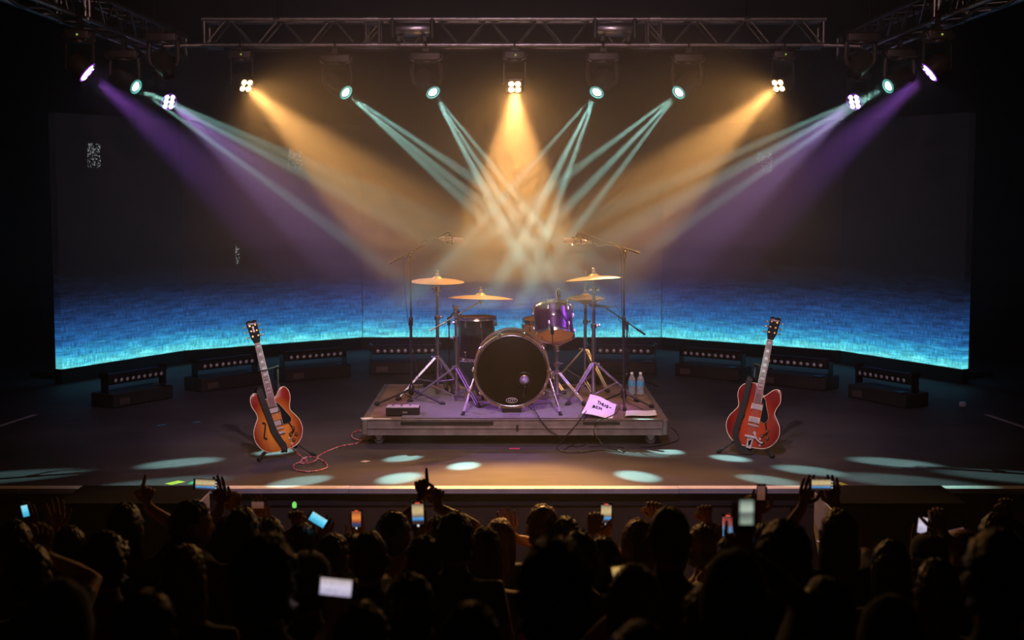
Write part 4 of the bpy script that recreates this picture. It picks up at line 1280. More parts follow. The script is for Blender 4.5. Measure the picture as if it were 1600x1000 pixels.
    hs = [(-0.021, zn), (0.021, zn), (0.036, zn+0.045), (0.040, zn+0.175), (0.022, zn+0.185), (0.0, zn+0.176), (-0.022, zn+0.185), (-0.040, zn+0.175), (-0.036, zn+0.045)]
    q = MB(); q.M = Matrix.Translation((0, 0, zn)) @ Matrix.Rotation(R(-12), 4, 'X') @ Matrix.Translation((0, 0, -zn)); q.prism(hs, yb0+0.002, yb0+0.017)
    h_ = q.build('headstock', HEADST, t, 30)
    MT = Matrix.Translation((0, 0, zn)) @ Matrix.Rotation(R(-12), 4, 'X') @ Matrix.Translation((0, 0, -zn))
    for s in (-1, 1):
        for k in range(3):
            zz = zn + 0.055 + k*0.042
            q = MB(); q.M = MT
            q.cyl((s*0.022, yb0+0.002, zz), (s*0.022, yb0-0.010, zz), 0.004, n=8); q.cyl((s*0.022, yb0+0.001, zz), (s*0.022, yb0-0.002, zz), 0.007, n=10)
            q.cyl((s*0.034, yb0+0.012, zz), (s*0.056, yb0+0.012, zz), 0.003, n=6); q.ball((s*0.062, yb0+0.012, zz), (0.008, 0.005, 0.008), 8, 6)
            q.build('tuning_peg', GOLD, h_)
    me = text_mesh('Gibson', 0.024, 0.0004, 0.2); o = link('logo_lettering', me, PEARL, h_, 0)
    o.matrix_local = MT @ Matrix.Translation((0, yb0+0.0012, zn+0.155)) @ Matrix.Rotation(PI/2, 4, 'X')
    if kind == 'double':
        q = MB(); q.prism([(-0.008, zn+0.09), (0.0, zn+0.085), (0.008, zn+0.09), (0.004, zn+0.11), (0.008, zn+0.13), (0, zn+0.135), (-0.008, zn+0.13), (-0.004, zn+0.11)], yb0+0.0008, yb0+0.003); q.M = None
        o = q.build('crown_inlay', PEARL, h_, 0); o.matrix_local = MT
    # pickups, bridge, guard
    for z in (0.318, 0.215):
        r_ = MB().rbox((0, FY-0.003, z), (0.090, 0.010, 0.046), 0.005).build('pickup_ring', BLACKP if kind == 'double' else CREAM, t)
        q = MB(); q.rbox((0, FY-0.010, z), (0.070, 0.014, 0.036), 0.004); q.build('pickup_cover', NICKEL, r_)
        for k in range(6):
            MB().cyl((-0.025+k*0.010, FY-0.0165, z+0.008), (-0.025+k*0.010, FY-0.0185, z+0.008), 0.0024, n=6).build('pole_screw', STEEL, r_)
    q = MB(); q.rbox((0, FY-0.010, 0.172), (0.088, 0.010, 0.013), 0.004)
    br = q.build('bridge', NICKEL, t)
    for s in (-1, 1): MB().cyl((s*0.037, FY, 0.172), (s*0.037, FY-0.012, 0.172), 0.007, n=10).build('bridge_post', NICKEL, br)
    g = [(0.034, 0.372), (0.055, 0.352), (0.10, 0.270), (0.118, 0.225), (0.105, 0.200), (0.060, 0.196), (0.048, 0.200), (0.048, 0.30), (0.036, 0.345)]
    if kind == 'single':
        g = [(0.034, 0.400), (0.058, 0.385), (0.072, 0.345), (0.098, 0.285), (0.108, 0.240), (0.085, 0.205), (0.062, 0.215), (0.048, 0.225), (0.048, 0.345), (0.034, 0.36)]
    gz = [(p.x, p.y) for p in catmull([(*p, 0) for p in g], 4, closed=True)]
    pg = MB().prism(gz, FY-0.011, FY-0.007).build('pickguard', GUARD, t, 30)
    MB().tube([(x, FY-0.009, z) for x, z in gz], 0.0018, 5, closed=True).build('guard_binding', CREAM, pg)
    MB().cyl((0.10, FY, 0.235), (0.10, FY-0.007, 0.235), 0.004, n=6).build('guard_post', NICKEL, pg)
    zt = 0.135
    if kind == 'double':
        q = MB(); q.rbox((0.0, FY-0.010, zt), (0.095, 0.013, 0.018), 0.006)
        tp = q.build('tailpiece', NICKEL, t)
        for s in (-1, 1): MB().cyl((s*0.042, FY, zt), (s*0.042, FY-0.014, zt), 0.008, n=10).build('stud', NICKEL, tp)
    else:
        q = MB(); q.prism([(-0.024, 0.075), (0.024, 0.075), (0.019, -0.01), (-0.019, -0.01)], FY-0.009, FY-0.002)
        tp = q.build('vibrato_tailpiece', NICKEL, t, 30)
        MB().prism([(-0.012, 0.045), (0.013, 0.060), (0.010, 0.02), (-0.006, 0.002)], FY-0.0095, FY-0.0085).build('cut_out', GUARD, tp, 0)
        MB().prism([(-0.014, 0.066), (-0.002, 0.066), (-0.014, 0.052)], FY-0.0095, FY-0.0085).build('cut_out', MAHOG, tp, 0)
        MB().cyl((-0.045, FY-0.014, 0.080), (0.045, FY-0.014, 0.080), 0.010, n=12).build('roller_bar', NICKEL, tp)
        q = MB(); q.tube(catmull([(0.028, FY-0.020, 0.115), (0.040, FY-0.030, 0.098), (0.065, FY-0.032, 0.066), (0.105, FY-0.030, 0.050)], 5), [0.009]*4 + [0.0055]*11 + [0.007], 8); q.build('vibrato_arm', NICKEL, tp)
        MB().lathe([(0.011, 0), (0.013, 0.01), (0.009, 0.018)], (0.028, FY-0.014, 0.117), (0, -1, 0), 12).build('arm_pivot', NICKEL, tp)
        zt = 0.085
    for k in range(6):
        x = -0.025 + k*0.010
        MB().tube([(x*0.95, FY-0.014, zt+0.006), (x*0.97, FY-0.019, 0.172), (x*0.64, yb0-0.004, zn+0.004)], 0.0008, 4).build('string', NICKEL, t)
    # f-holes: dark raised pieces standing in for the shade inside the openings
    for s in (-1, 1):
        pts = catmull([(s*0.098, FY+0.0002, 0.245), (s*0.086, FY-0.0005, 0.228), (s*0.104, FY-0.0005, 0.175), (s*0.118, FY-0.0005, 0.130), (s*0.104, FY+0.0002, 0.114)], 6)
        q = MB(); q.tube(pts, [0.0065]*5 + [0.0065]*16 + [0.0065]*4, 6); q.ball((s*0.099, FY, 0.240), (0.009, 0.003, 0.009)); q.ball((s*0.105, FY, 0.119), (0.009, 0.003, 0.009))
        q.build('f_hole', mat('f_hole_shade', (0.004, 0.003, 0.003), 0.9), t)
    # knobs, switch, jack
    for kx, kz in ((0.118, 0.150), (0.088, 0.105), (0.130, 0.098), (0.102, 0.060)):
        k_ = MB().lathe([(0.014, 0), (0.013, 0.014), (0.0, 0.014)], (kx, FY-0.001, kz), (0, -1, 0), 16).build('knob', AMBK, t)
        MB().lathe([(0.009, 0.0), (0.009, 0.001), (0, 0.001)], (kx, FY-0.0155, kz), (0, -1, 0), 14).build('knob_cap', GOLD, k_)
    q = MB(); q.lathe([(0.010, 0), (0.009, 0.003), (0.004, 0.004)], (0.072, FY-0.001, 0.078), (0, -1, 0), 12); q.cyl((0.072, FY, 0.078), (0.076, FY-0.022, 0.082), 0.003, n=6); q.build('pickup_switch', NICKEL, t)
    MB().lathe([(0.011, 0), (0.010, 0.003), (0.005, 0.004)], (0.082, FY-0.001, 0.032), (0, -1, 0), 12).build('jack_plate', NICKEL, t)
    return t, FY, rot
def strap(t, pts, wd, nrm=None):
    """flat band through pts (local), facing -y"""
    P = catmull(pts, 6)
    q = MB(); vs_ = []
    for i, p in enumerate(P):
        d = (P[min(i+1, len(P)-1)] - P[max(i-1, 0)]).normalized()
        side = d.cross(Vector((0, -1, 0)))
        side = side.normalized() if side.length > 0.2 else Vector((1, 0, 0))
        nn = side.cross(d).normalized()
        for sx, sn in ((-1, -1), (1, -1), (1, 1), (-1, 1)):
            vs_.append(p + side*(sx*wd/2) + nn*(sn*0.0015))
    fs = []
    for i in range(len(P)-1):
        for k in range(4):
            l = (k+1) % 4
            fs.append((i*4+k, i*4+l, (i+1)*4+l, (i+1)*4+k))
    q.add(vs_, fs + [(3, 2, 1, 0), tuple(len(vs_)-4+k for k in range(4))])
    return q.build('strap', STRAPM, t, 60)
def guitar_stand(label, base, yaw):
    t = thing('guitar_stand', label, 'stand', base, (0, 0, yaw), group='guitar stands')
    hub = Vector((0, 0.07, 0.16))
    for e in (Vector((-0.22, -0.10, 0.012)), Vector((0.22, -0.10, 0.012)), Vector((0.0, 0.30, 0.012))):
        l = MB().tube(catmull([hub, hub.lerp(e, 0.5) + Vector((0, 0, 0.015)), e], 4), 0.011, 8).build('leg', BLACKM, t)
        d = (e-hub).normalized()
        MB().lathe([(0.013, -0.03), (0.016, -0.02), (0.016, 0.008), (0.010, 0.012)], e + Vector((0, 0, 0.005)), d, 10).build('rubber_foot', RUBBER, l)
    MB().cyl(hub - Vector((0, 0, 0.06)), hub + Vector((0, 0.07, 0.52)), 0.011, n=10).build('post', BLACKM, t)
    q = MB(); q.tube(catmull([(-0.10, -0.055, 0.095), (-0.09, -0.02, 0.075), (-0.05, 0.04, 0.09), (0, 0.06, 0.12), (0.05, 0.04, 0.09), (0.09, -0.02, 0.075), (0.10, -0.055, 0.095)], 5), 0.011, 8); q.build('cradle', RUBBER, t)
    q = MB(); top = hub + Vector((0, 0.07, 0.52))
    q.tube([top, top + Vector((0, -0.03, 0.02))], 0.010, 8)
    q.build('neck_bracket', BLACKM, t)
    return t
def neck_yoke(t, rot_pos):
    pass
# sunburst guitar
gb = atz(441, 716, 0)
L_BASE = Vector((gb.x, gb.y, 0.062))
gl, FY1, rot1 = guitar('sunburst_guitar', 'orange sunburst double-cutaway electric guitar on a stand left of the drum riser', L_BASE, R(25), R(-10.5), R(-9), 'double')
strap(gl, [(-0.085, 0.01, 0.478), (-0.075, -0.045, 0.50), (-0.068, -0.055, 0.42), (-0.052, -0.052, 0.30), (-0.036, -0.050, 0.17), (-0.006, -0.048, 0.075), (0.012, -0.046, 0.035), (0.006, -0.042, -0.008), (0.0, 0.0, -0.012)], 0.045)
MB().lathe([(0.006, -0.004), (0.008, 0.0), (0.005, 0.012)], (0, 0, -0.004), (0, 0, -1), 10).build('strap_button', NICKEL, gl)
guitar_stand('black tubular guitar stand under the sunburst guitar', (gb.x, gb.y + 0.05, 0), R(25))
# red archtop guitar
gb2 = atz(1172, 711, 0)
R_BASE = Vector((gb2.x, gb2.y, 0.066))
gr, FY2, rot2 = guitar('red_guitar', 'dark red single-cutaway electric guitar on a stand right of the drum riser', R_BASE, R(-27), R(8), R(-9), 'single')
strap(gr, [(-0.075, 0.01, 0.492), (-0.090, -0.055, 0.53), (-0.095, -0.066, 0.46), (-0.100, -0.062, 0.33), (-0.112, -0.060, 0.20), (-0.122, -0.060, 0.10), (-0.100, -0.050, 0.02), (-0.055, -0.03, -0.035), (0.0, -0.01, -0.03), (0.0, 0.0, -0.012)], 0.048)
MB().lathe([(0.006, -0.004), (0.008, 0.0), (0.005, 0.012)], (0, 0, -0.004), (0, 0, -1), 10).build('strap_button', NICKEL, gr)
guitar_stand('black tubular guitar stand under the red guitar', (gb2.x, gb2.y + 0.05, 0), R(-27))
# rubber neck yokes of the stands, where the necks lean
for g_, base, rot, sname in ((gl, L_BASE, rot1, 'guitar_stand'), (gr, R_BASE, rot2, 'guitar_stand.001')):
    st = bpy.data.objects[sname]
    P = base + rot @ Vector((0, 0.035, 0.635))
    stM = Matrix.Translation(st.location) @ Euler(st.rotation_euler).to_matrix().to_4x4()
    inv = stM.inverted()
    a, b_, c, d_ = (inv @ (base + rot @ Vector(v)) for v in ((-0.034, -0.044, 0.635), (-0.036, 0.030, 0.632), (0.036, 0.030, 0.632), (0.034, -0.044, 0.635)))
    q = MB(); q.tube([a, b_, c, d_], 0.007, 8); q.tube([a, d_], 0.0045, 6)
    q.tube([(b_+c)/2, Vector((0, 0.11, 0.70)), Vector((0, 0.14, 0.68))], 0.008, 8)
    q.build('neck_yoke', RUBBER, st)

# ------------------------------------------------------------------ cables
def cable(name, label, pts, r, m, cat='cable', per=8):
    return tag(MB().tube(catmull(pts, per), r, 6).build(name, m), label, cat)
def red_cable_mat():
    m = mat('red_braided_cable', (0.45, 0.05, 0.08), 0.6, var=0.1)
    nt = m.node_tree; N = nt.nodes; L = nt.links
    b = N['Principled BSDF']
    tc = N.new('ShaderNodeTexCoord'); wv = N.new('ShaderNodeTexNoise'); wv.inputs['Scale'].default_value = 55
    L.new(tc.outputs['Object'], wv.inputs['Vector'])
    cr = N.new('ShaderNodeValToRGB'); cr.color_ramp.elements[0].position = 0.48; cr.color_ramp.elements[0].color = (0.42, 0.03, 0.06, 1)
    cr.color_ramp.elements[1].position = 0.56; cr.color_ramp.elements[1].color = (0.75, 0.45, 0.50, 1)
    L.new(wv.outputs['Fac'], cr.inputs[0]); L.new(cr.outputs[0], b.inputs['Base Color'])
    return m
REDC = red_cable_mat()
def f3(px, py, z=0.006):
    return atz(px, py, z)
jack = L_BASE + rot1 @ Vector((0.082, FY1-0.01, 0.032))
cable('guitar_cable', 'red braided cable looping from the sunburst guitar to the riser', [jack, jack + Vector((0.005, -0.03, -0.03)), f3(463, 706, 0.03), f3(470, 713), f3(480, 720), f3(470, 722), f3(459, 727), f3(462, 734), f3(485, 737), f3(510, 731), f3(507, 722), f3(490, 714), f3(474, 716), f3(470, 724), f3(487, 722, 0.02), f3(494, 719, 0.012), f3(500, 711), f3(530, 698), f3(560, 692), f3(569, 683), f3(565, 673, 0.010), f3(552, 676, 0.012), f3(551, 684, 0.012), f3(566, 688, 0.016), f3(582, 686), f3(600, 680)], 0.0055, REDC)
def r3(px, py, dz=0.02): return atz(px, py, RZ + dz)
fy = RY0 - 0.012
def face(px, py):       # along the front face of the riser
    return at(px, py, fy)
KB = Vector(kp) + Vector((0.0, 0.0, -0.03))
cable('microphone_cable', 'thin dark cable running from the bass drum port over the riser front to the floor', [KB, KB + Vector((0.01, -0.03, -0.04)), r3(828, 622, 0.06), r3(834, 637), r3(842, 652, 0.016), face(847, 659), face(858, 672), face(872, 681), f3(885, 692), f3(900, 698), f3(915, 694), f3(905, 689, 0.012), f3(893, 696, 0.012), f3(880, 704), f3(905, 707), f3(940, 703), f3(970, 706), f3(975, 700), f3(950, 697), f3(920, 698)], 0.0042, CABLE)
cable('microphone_cable', 'thin dark cable hanging over the riser front below the handwritten sheet', [r3(920, 638, 0.02), r3(912, 647, 0.055), r3(909, 652, 0.03), face(903, 660), face(890, 675), f3(874, 694), f3(870, 701), f3(885, 707), f3(905, 705)], 0.0042, CABLE)
cable('microphone_cable', 'thin dark cable curling from the right paper over the riser front', [r3(968, 632, 0.02), r3(963, 645, 0.06), r3(950, 652, 0.07), r3(938, 656, 0.04), face(931, 662), face(928, 675), face(935, 686), f3(945, 697), f3(965, 703), f3(973, 707)], 0.0042, CABLE)
cable('power_cable', 'dark cable arcing on the floor right of the riser', [f3(1049, 668), f3(1058, 676), f3(1060, 686), f3(1048, 692), f3(1025, 697), f3(1000, 699)], 0.005, CABLE)
cable('microphone_cable', 'thin cable drooping from the left overhead microphone along its stand', [c1 + Vector((-0.10, 0.02, 0.005)), c1 + Vector((-0.17, 0.02, -0.02)), at(672, 378, o1.y - 0.01), at(662, 377, o1.y - 0.01), at(650, 392, o1.y - 0.02), at(635, 403, o1.y - 0.02), at(632, 420, o1.y - 0.02), at(634, 470, o1.y - 0.02), at(641, 520, o1.y - 0.02), at(650, 570, o1.y - 0.02), at(654, 600, o1.y - 0.02), r3(650, 622, 0.01), r3(630, 615, 0.01)], 0.0032, CABLE)
cable('microphone_cable', 'thin cable drooping from the right overhead microphone along its boom', [c2 + Vector((0.12, 0.03, -0.005)), c2 + Vector((0.17, 0.03, -0.03)), at(935, 385, o2.y - 0.01), at(955, 383, o2.y - 0.01), at(968, 390, o2.y - 0.02), at(971, 420, o2.y - 0.02), at(972, 500, o2.y - 0.02), at(975, 590, o2.y - 0.02), r3(978, 622, 0.02), r3(985, 630, 0.01), r3(1005, 640, 0.006)], 0.0032, CABLE)
cable('microphone_cable', 'thin cable looping from the hi-hat microphone down its short stand', [o3 + B3 + Vector((0.03, 0, 0.012)), o3 + B3 + Vector((0.09, 0, 0.01)), at(968, 488, o3.y - 0.01), at(967, 500, o3.y - 0.01), at(978, 508, o3.y - 0.02), at(984, 530, o3.y - 0.02), at(982, 570, o3.y - 0.02), r3(984, 600, 0.01)], 0.003, CABLE)
cable('truss_cable', 'black cable sagging along the underside of the back truss', [Vector((xl + 0.2, Y_TRUSS - 0.005, TZ - 0.035))] + [Vector((xl + 0.2 + k*0.45, Y_TRUSS - 0.005, TZ - 0.032 - (0.02 if k % 2 else 0.0))) for k in range(1, 13)], 0.011, CABLE, per=5)
for sx, lab in ((-1, 'black cable bundle sagging along the left side truss'), (1, 'black cable bundle sagging along the right side truss')):
    cable('truss_cable', lab, [Vector((sx*3.62, 15.6 - k*0.55, STZ - 0.032 - (0.05 if k % 2 else 0.0))) for k in range(12)], 0.014, CABLE, per=5)
# ------------------------------------------------------------------ the audience
rnd = random.Random(7)
SKINS = [mat('skin_light', (0.52, 0.30, 0.21), 0.55, var=0.08, spec=0.3), mat('skin_tan', (0.40, 0.21, 0.13), 0.55, var=0.08, spec=0.3), mat('skin_deep', (0.16, 0.08, 0.05), 0.5, var=0.08, spec=0.3)]
CLOTH = {k: mat('cloth_' + k, c, 0.9, var=0.2, scale=20, bump=0.25, sheen=0.2) for k, c in dict(
    black=(0.012, 0.012, 0.013), charcoal=(0.03, 0.03, 0.034), navy=(0.014, 0.018, 0.04), grey=(0.10, 0.10, 0.10), maroon=(0.07, 0.012, 0.016), white=(0.35, 0.34, 0.34), olive=(0.03, 0.032, 0.016), denim=(0.03, 0.045, 0.08)).items()}
HAIRM = {}
for k, c in dict(black=(0.006, 0.005, 0.005), dark=(0.010, 0.007, 0.005), brown=(0.035, 0.018, 0.010), auburn=(0.08, 0.025, 0.011), blond=(0.26, 0.15, 0.06), light=(0.12, 0.06, 0.03), grey=(0.05, 0.05, 0.055), pink=(0.22, 0.06, 0.06)).items():
    HAIRM[k] = mat('hair_' + k, c, 0.42, var=0.35, scale=45, bump=0.6)
SHOE = mat('dark_shoe', (0.02, 0.02, 0.02), 0.6)
EYEW = mat('eye_white', (0.6, 0.58, 0.55), 0.3)

def ik(S, W, a, b, hint):
    d = W - S
    L_ = d.length
    mx_ = (a+b)*0.985
    if L_ > mx_:
        k = L_/mx_; a, b = a*k, b*k
    u = d.normalized()
    x = (a*a - b*b + L_*L_)/(2*L_)
    h = math.sqrt(max(a*a - x*x, 0))
    hn = hint - u*hint.dot(u)
    return S + u*x + hn.normalized()*h
def hand_chains(W, d, n, s, pose, thumb_side):
    """five finger chains: list of (points, radii)"""
    d, n = d.normalized(), n.normalized()
    out = []
    lens = (0.070, 0.080, 0.076, 0.058)
    for k in range(4):
        off = (k-1.5)*0.0205*thumb_side*-1
        curl = dict(fist=(80, 95, 60), open=(6, 8, 6), relaxed=(25, 30, 20), phone=(6, 12, 10), claw=(35, 55, 40))[pose if pose != 'point' else 'fist']
        if pose == 'point' and k == 0: curl = (4, 4, 4)
        if pose == 'open': off *= 1.25
        p = W + d*(0.092 - 0.004*abs(k-1.3)) + s*off
        dirv = (d + s*off*(2.2 if pose == 'open' else 0.5)).normalized()
        pts = [W + d*0.055 + s*off*0.9, p]
        for seg, c in zip((0.46, 0.30, 0.24), curl):
            ax_ = s
            dirv = Matrix.Rotation(R(c), 3, ax_) @ dirv if (Matrix.Rotation(R(1), 3, ax_) @ d).dot(n) > 0 else Matrix.Rotation(R(-c), 3, ax_) @ dirv
            p = p + dirv*lens[k]*seg
            pts.append(p)
        out.append((pts, [0.0095, 0.0100, 0.0090, 0.0082, 0.0066]))
    tb = W + d*0.030 + s*0.030*thumb_side
    td = (d*0.62 + s*0.70*thumb_side + n*0.25).normalized()
    if pose in ('fist', 'point'): td2 = (d*0.55 - s*0.55*thumb_side + n*0.75).normalized()
    elif pose == 'phone': td2 = (d*0.85 + s*0.05*thumb_side + n*0.45).normalized()
    else: td2 = (d*0.85 + s*0.45*thumb_side).normalized()
    p1 = tb + td*0.036; p2 = p1 + td2*0.030; p3 = p2 + td2*0.024
    out.append(([tb - td*0.012, tb, p1, p2, p3], [0.011, 0.0125, 0.0108, 0.0095, 0.0075]))
    return out
def hair_mesh(style, s, seed):
    c = Vector((0, -0.006, 1.632))*s
    rx, ry, rz = 0.079*s, 0.100*s, 0.122*s
    thick = dict(crop=0.004, short=0.013, long=0.010, bob=0.013, curly=0.026, bun=0.012, under=0.006)[style]*s
    L_ = dict(long=0.30, bob=0.13).get(style, 0.0)*s
    nu, nv = 60, 38
    q = MB(); vs_ = []
    for j in range(nv+1):
        ph = -PI/2 + PI*j/nv
        for i in range(nu):
            t_ = 2*PI*i/nu
            cp = math.cos(ph)
            d = Vector((cp*math.cos(t_), cp*math.sin(t_), math.sin(ph)))
            nz_ = mnoise.noise(Vector((d.x*3+seed, d.y*3, d.z*3)))
            st = mnoise.noise(Vector((math.cos(t_)*9+seed, math.sin(t_)*9, ph*1.3)))
            fz_ = mnoise.noise(Vector((d.x*13+seed, d.y*13, d.z*9))) + 0.5*mnoise.noise(Vector((d.x*26+seed, d.y*26, d.z*15)))
            face_ = d.y > 0.35 and d.z < 0.50
            nape = d.z < -0.62 and L_ == 0
            k = thick*(1 + 0.5*nz_) + s*0.006*st + (s*0.014*fz_ if style == 'curly' else s*(0.003 if style in ('crop', 'under') else 0.0085)*fz_)
            if L_ == 0 and abs(d.x) > 0.80 and -0.45 < d.z < 0.22 and d.y > -0.42:
                k = min(k, -0.003*s)
            if face_ or nape:
                k = -0.012*s
            p = Vector((d.x*(rx+k), d.y*(ry+k), d.z*(rz+k)))
            if L_ and d.z < 0.1 and d.y < 0.42:
                tt = min(1, (0.1-d.z)/1.1)
                hr = max(cp, 0.74)
                ang = Vector((math.cos(t_), math.sin(t_), 0))
                p.x = ang.x*(rx+k)*hr*(1+0.10*tt); p.y = min(ang.y*(ry+k)*hr*(1-0.10*tt), 0.035*s) - 0.012*s*tt
                p.z = -rz*tt*0.95 - L_*tt + s*0.035*st*tt
                if j == 0: p.x *= 0.2; p.y = p.y*0.4 - 0.03*s
            vs_.append(c + p)
    fs = [(j*nu+i, j*nu+(i+1) % nu, (j+1)*nu+(i+1) % nu, (j+1)*nu+i) for j in range(nv) for i in range(nu)]
    q.add(vs_, fs)
    if style == 'bun':
        q.ball(c + Vector((0, -0.075, 0.10))*s, 0.042*s, 14, 10)
    return q
tmp_ob = None
def remesh(mb, vox):
    me = mb.mesh('tmp_body')
    fix_normals(me)
    o = bpy.data.objects.new('tmp_body', me)
    col.objects.link(o)
    m = o.modifiers.new('r', 'REMESH'); m.mode = 'VOXEL'; m.voxel_size = vox; m.adaptivity = 0
    sm_ = o.modifiers.new('s', 'SMOOTH'); sm_.factor = 0.5; sm_.iterations = 4
    dg = bpy.context.evaluated_depsgraph_get()
    out = bpy.data.meshes.new_from_object(o.evaluated_get(dg))
    bpy.data.objects.remove(o); bpy.data.meshes.remove(me)
    return out
GROUPP = 'audience in front of the stage'
HLOG = []
def person(px, py, Y, label, hair=('short', 'dark'), cloth='black', yaw=0, skin=0, arms=(), pitch=0, extra=None, sleeve=True):
    top = at(px, py, Y)
    g = ground(Y)
    H = top.z - g
    HLOG.append((px, round(H, 2)))
    s = H/1.75
    base = Vector((top.x, Y, g))
    Mz = Matrix.Rotation(R(yaw), 4, 'Z')
    t = thing('person', label, 'person', base, (0, 0, R(yaw)), GROUPP)
    inv = (Matrix.Translation(base) @ Mz).inverted()
    q = MB()
    V = lambda x, y, z: Vector((x, y, z))*s
    # torso and neck as one stack of rings
    st = [(0.84, 0.150, 0.105, 0.0), (0.90, 0.168, 0.118, 0.0), (0.98, 0.162, 0.112, 0.0), (1.08, 0.142, 0.100, 0.005), (1.20, 0.152, 0.108, 0.005), (1.31, 0.172, 0.116, 0.0), (1.38, 0.176, 0.104, -0.008),
          (1.425, 0.140, 0.085, -0.012), (1.455, 0.085, 0.070, -0.012), (1.49, 0.058, 0.060, -0.006), (1.56, 0.054, 0.058, 0.004), (1.60, 0.05, 0.055, 0.006)]
    vs_ = []; n = 18
    for z, rx, ry, oy in st:
        for i in range(n):
            a = 2*PI*i/n
            vs_.append(V(rx*math.cos(a), ry*math.sin(a) + oy, z))
    fs = [(k*n+i, k*n+(i+1) % n, (k+1)*n+(i+1) % n, (k+1)*n+i) for k in range(len(st)-1) for i in range(n)]
    q.add(vs_, fs + [tuple(range(n-1, -1, -1)), tuple(range((len(st)-1)*n, len(st)*n))])
    # head: skull, jaw, nose, brow, ears
    hc = V(0, 0.004, 1.632)
    q.ball(hc, (0.077*s, 0.096*s, 0.112*s), 18, 14)
    q.ball(V(0, 0.035, 1.575), (0.056*s, 0.062*s, 0.064*s), 14, 10)
    q.ball(V(0, 0.104, 1.607), (0.014*s, 0.020*s, 0.026*s), 8, 6)
    q.ball(V(0, 0.085, 1.665), (0.055*s, 0.020*s, 0.014*s), 10, 6)
    q.ball(V(0, 0.088, 1.560), (0.026*s, 0.014*s, 0.013*s), 8, 6)
    for sx in (-1, 1):
        q.ball(V(sx*0.086, -0.006, 1.622), (0.013*s, 0.021*s, 0.033*s), 8, 6)
    # legs and feet
    for sx in (-1, 1):
        pts = [V(sx*0.085, 0, 0.90), V(sx*0.095, 0.005, 0.70), V(sx*0.10, 0.012, 0.50), V(sx*0.102, -0.01, 0.30), V(sx*0.105, -0.02, 0.09)]
        q.tube(pts, [0.088*s, 0.080*s, 0.058*s, 0.056*s, 0.042*s], 12)
        q.tube([V(sx*0.105, -0.06, 0.045), V(sx*0.11, 0.05, 0.05), V(sx*0.118, 0.17, 0.036)], [0.040*s, 0.045*s, 0.034*s], 10)
    bones = [('neck', V(0, 0, 1.49), V(0, 0.02, 1.70)), ('torso', V(0, 0, 0.98), V(0, 0, 1.42)), ('legs', V(0, 0, 0.12), V(0, 0, 0.90)), ('shoe', V(0, 0.03, 0.0), V(0, 0.03, 0.05)),
             ('torso', V(-0.15, 0, 1.40), V(0.15, 0, 1.40)), ('legs', V(-0.1, 0, 0.12), V(-0.09, 0, 0.9)), ('legs', V(0.1, 0, 0.12), V(0.09, 0, 0.9)),
             ('shoe', V(-0.11, -0.05, 0.04), V(-0.118, 0.17, 0.036)), ('shoe', V(0.11, -0.05, 0.04), V(0.118, 0.17, 0.036))]
    spec = {a[0]: a for a in arms}
    chains = []
    for side, sx in (('L', -1), ('R', 1)):
        S = V(sx*0.178, -0.005, 1.405)
        if side in spec:
            _, W, d, nrm, pose = spec[side]
            W = inv @ W; d = (inv.to_3x3() @ d).normalized(); nrm = (inv.to_3x3() @ nrm).normalized()
            S = S + V(sx*-0.012, 0.01, 0.03)
            E = ik(S, W, 0.285*s, 0.255*s, Vector((sx*0.8, -0.1, -0.9)))
        else:
            W = V(sx*0.20, 0.14, 0.93); d = Vector((-0.1*sx, 0.25, -1)).normalized(); nrm = Vector((-sx, 0, 0)); pose = 'relaxed'
            E = V(sx*0.245, -0.03, 1.13)
        q.tube([S + V(sx*-0.05, 0, -0.02), S, S.lerp(E, 0.5), E, E.lerp(W, 0.35), W], [0.062*s, 0.060*s, 0.049*s, 0.042*s, 0.040*s, 0.027*s], 12)
        sd = d.cross(nrm).normalized()
        nrm = sd.cross(d).normalized()
        rot_ = Matrix((sd, nrm, d)).transposed()
        q.ball(W + d*0.052, (0.040, 0.017, 0.052), 12, 8, rot_)
        bones.append(('upper', S, E)); bones.append(('fore', E, W)); bones.append(('hand', W, W + d*0.1))
        ts_ = sx if side in spec else sx
        # thumb on the inner side for palms facing the person
        th = 1 if sd.dot(Vector((-sx, 0.25, 0))) > 0 else -1
        chains += hand_chains(W, d, nrm, sd, pose, th)
    me = remesh(q, 0.0145*s)
    # append fingers to the same mesh
    bm = bmesh.new(); bm.from_mesh(me)
    fq = MB()
    for pts, rad in chains:
        P = catmull(pts, 3)
        rr = []
        for i in range(len(P)):
            f = i/3; k = min(int(f), len(rad)-2); rr.append(rad[k] + (rad[k+1]-rad[k])*(f-k))
        fq.tube(P, rr, 7)
        fq.ball(P[-1], rr[-1]*0.98, 7, 5)
    fme = fq.mesh('fingers'); fix_normals(fme)
    nb = len(bm.faces)
    bm.from_mesh(fme); bpy.data.meshes.remove(fme)
    bm.to_mesh(me); bm.free()
    # cloth or skin by the nearest bone
    ids = []
    for p in me.polygons:
        if p.index >= nb:
            ids.append(1); continue
        c = p.center; best = 9e9; nm = None
        for b_, A, B in bones:
            ab = B-A; tt = max(0, min(1, (c-A).dot(ab)/ab.dot(ab)))
            dd = (c - A - ab*tt).length - (0.05*s if b_ == 'torso' else 0)
            if dd < best: best, nm, tb = dd, b_, tt
        ids.append({'neck': 1, 'torso': 0, 'upper': 0 if (sleeve == 'long' or tb < 0.62) else 1, 'fore': 0 if (sleeve == 'long' and tb < 0.9) else 1, 'hand': 1, 'legs': 2, 'shoe': 3}[nm])
    me.materials.clear()
    for m in (CLOTH[cloth], SKINS[skin], CLOTH['charcoal' if cloth == 'denim' else 'denim' if cloth in ('white', 'grey') else 'black'], SHOE):
        me.materials.append(m)
    me.polygons.foreach_set('material_index', ids)
    me.polygons.foreach_set('use_smooth', [True]*len(me.polygons))
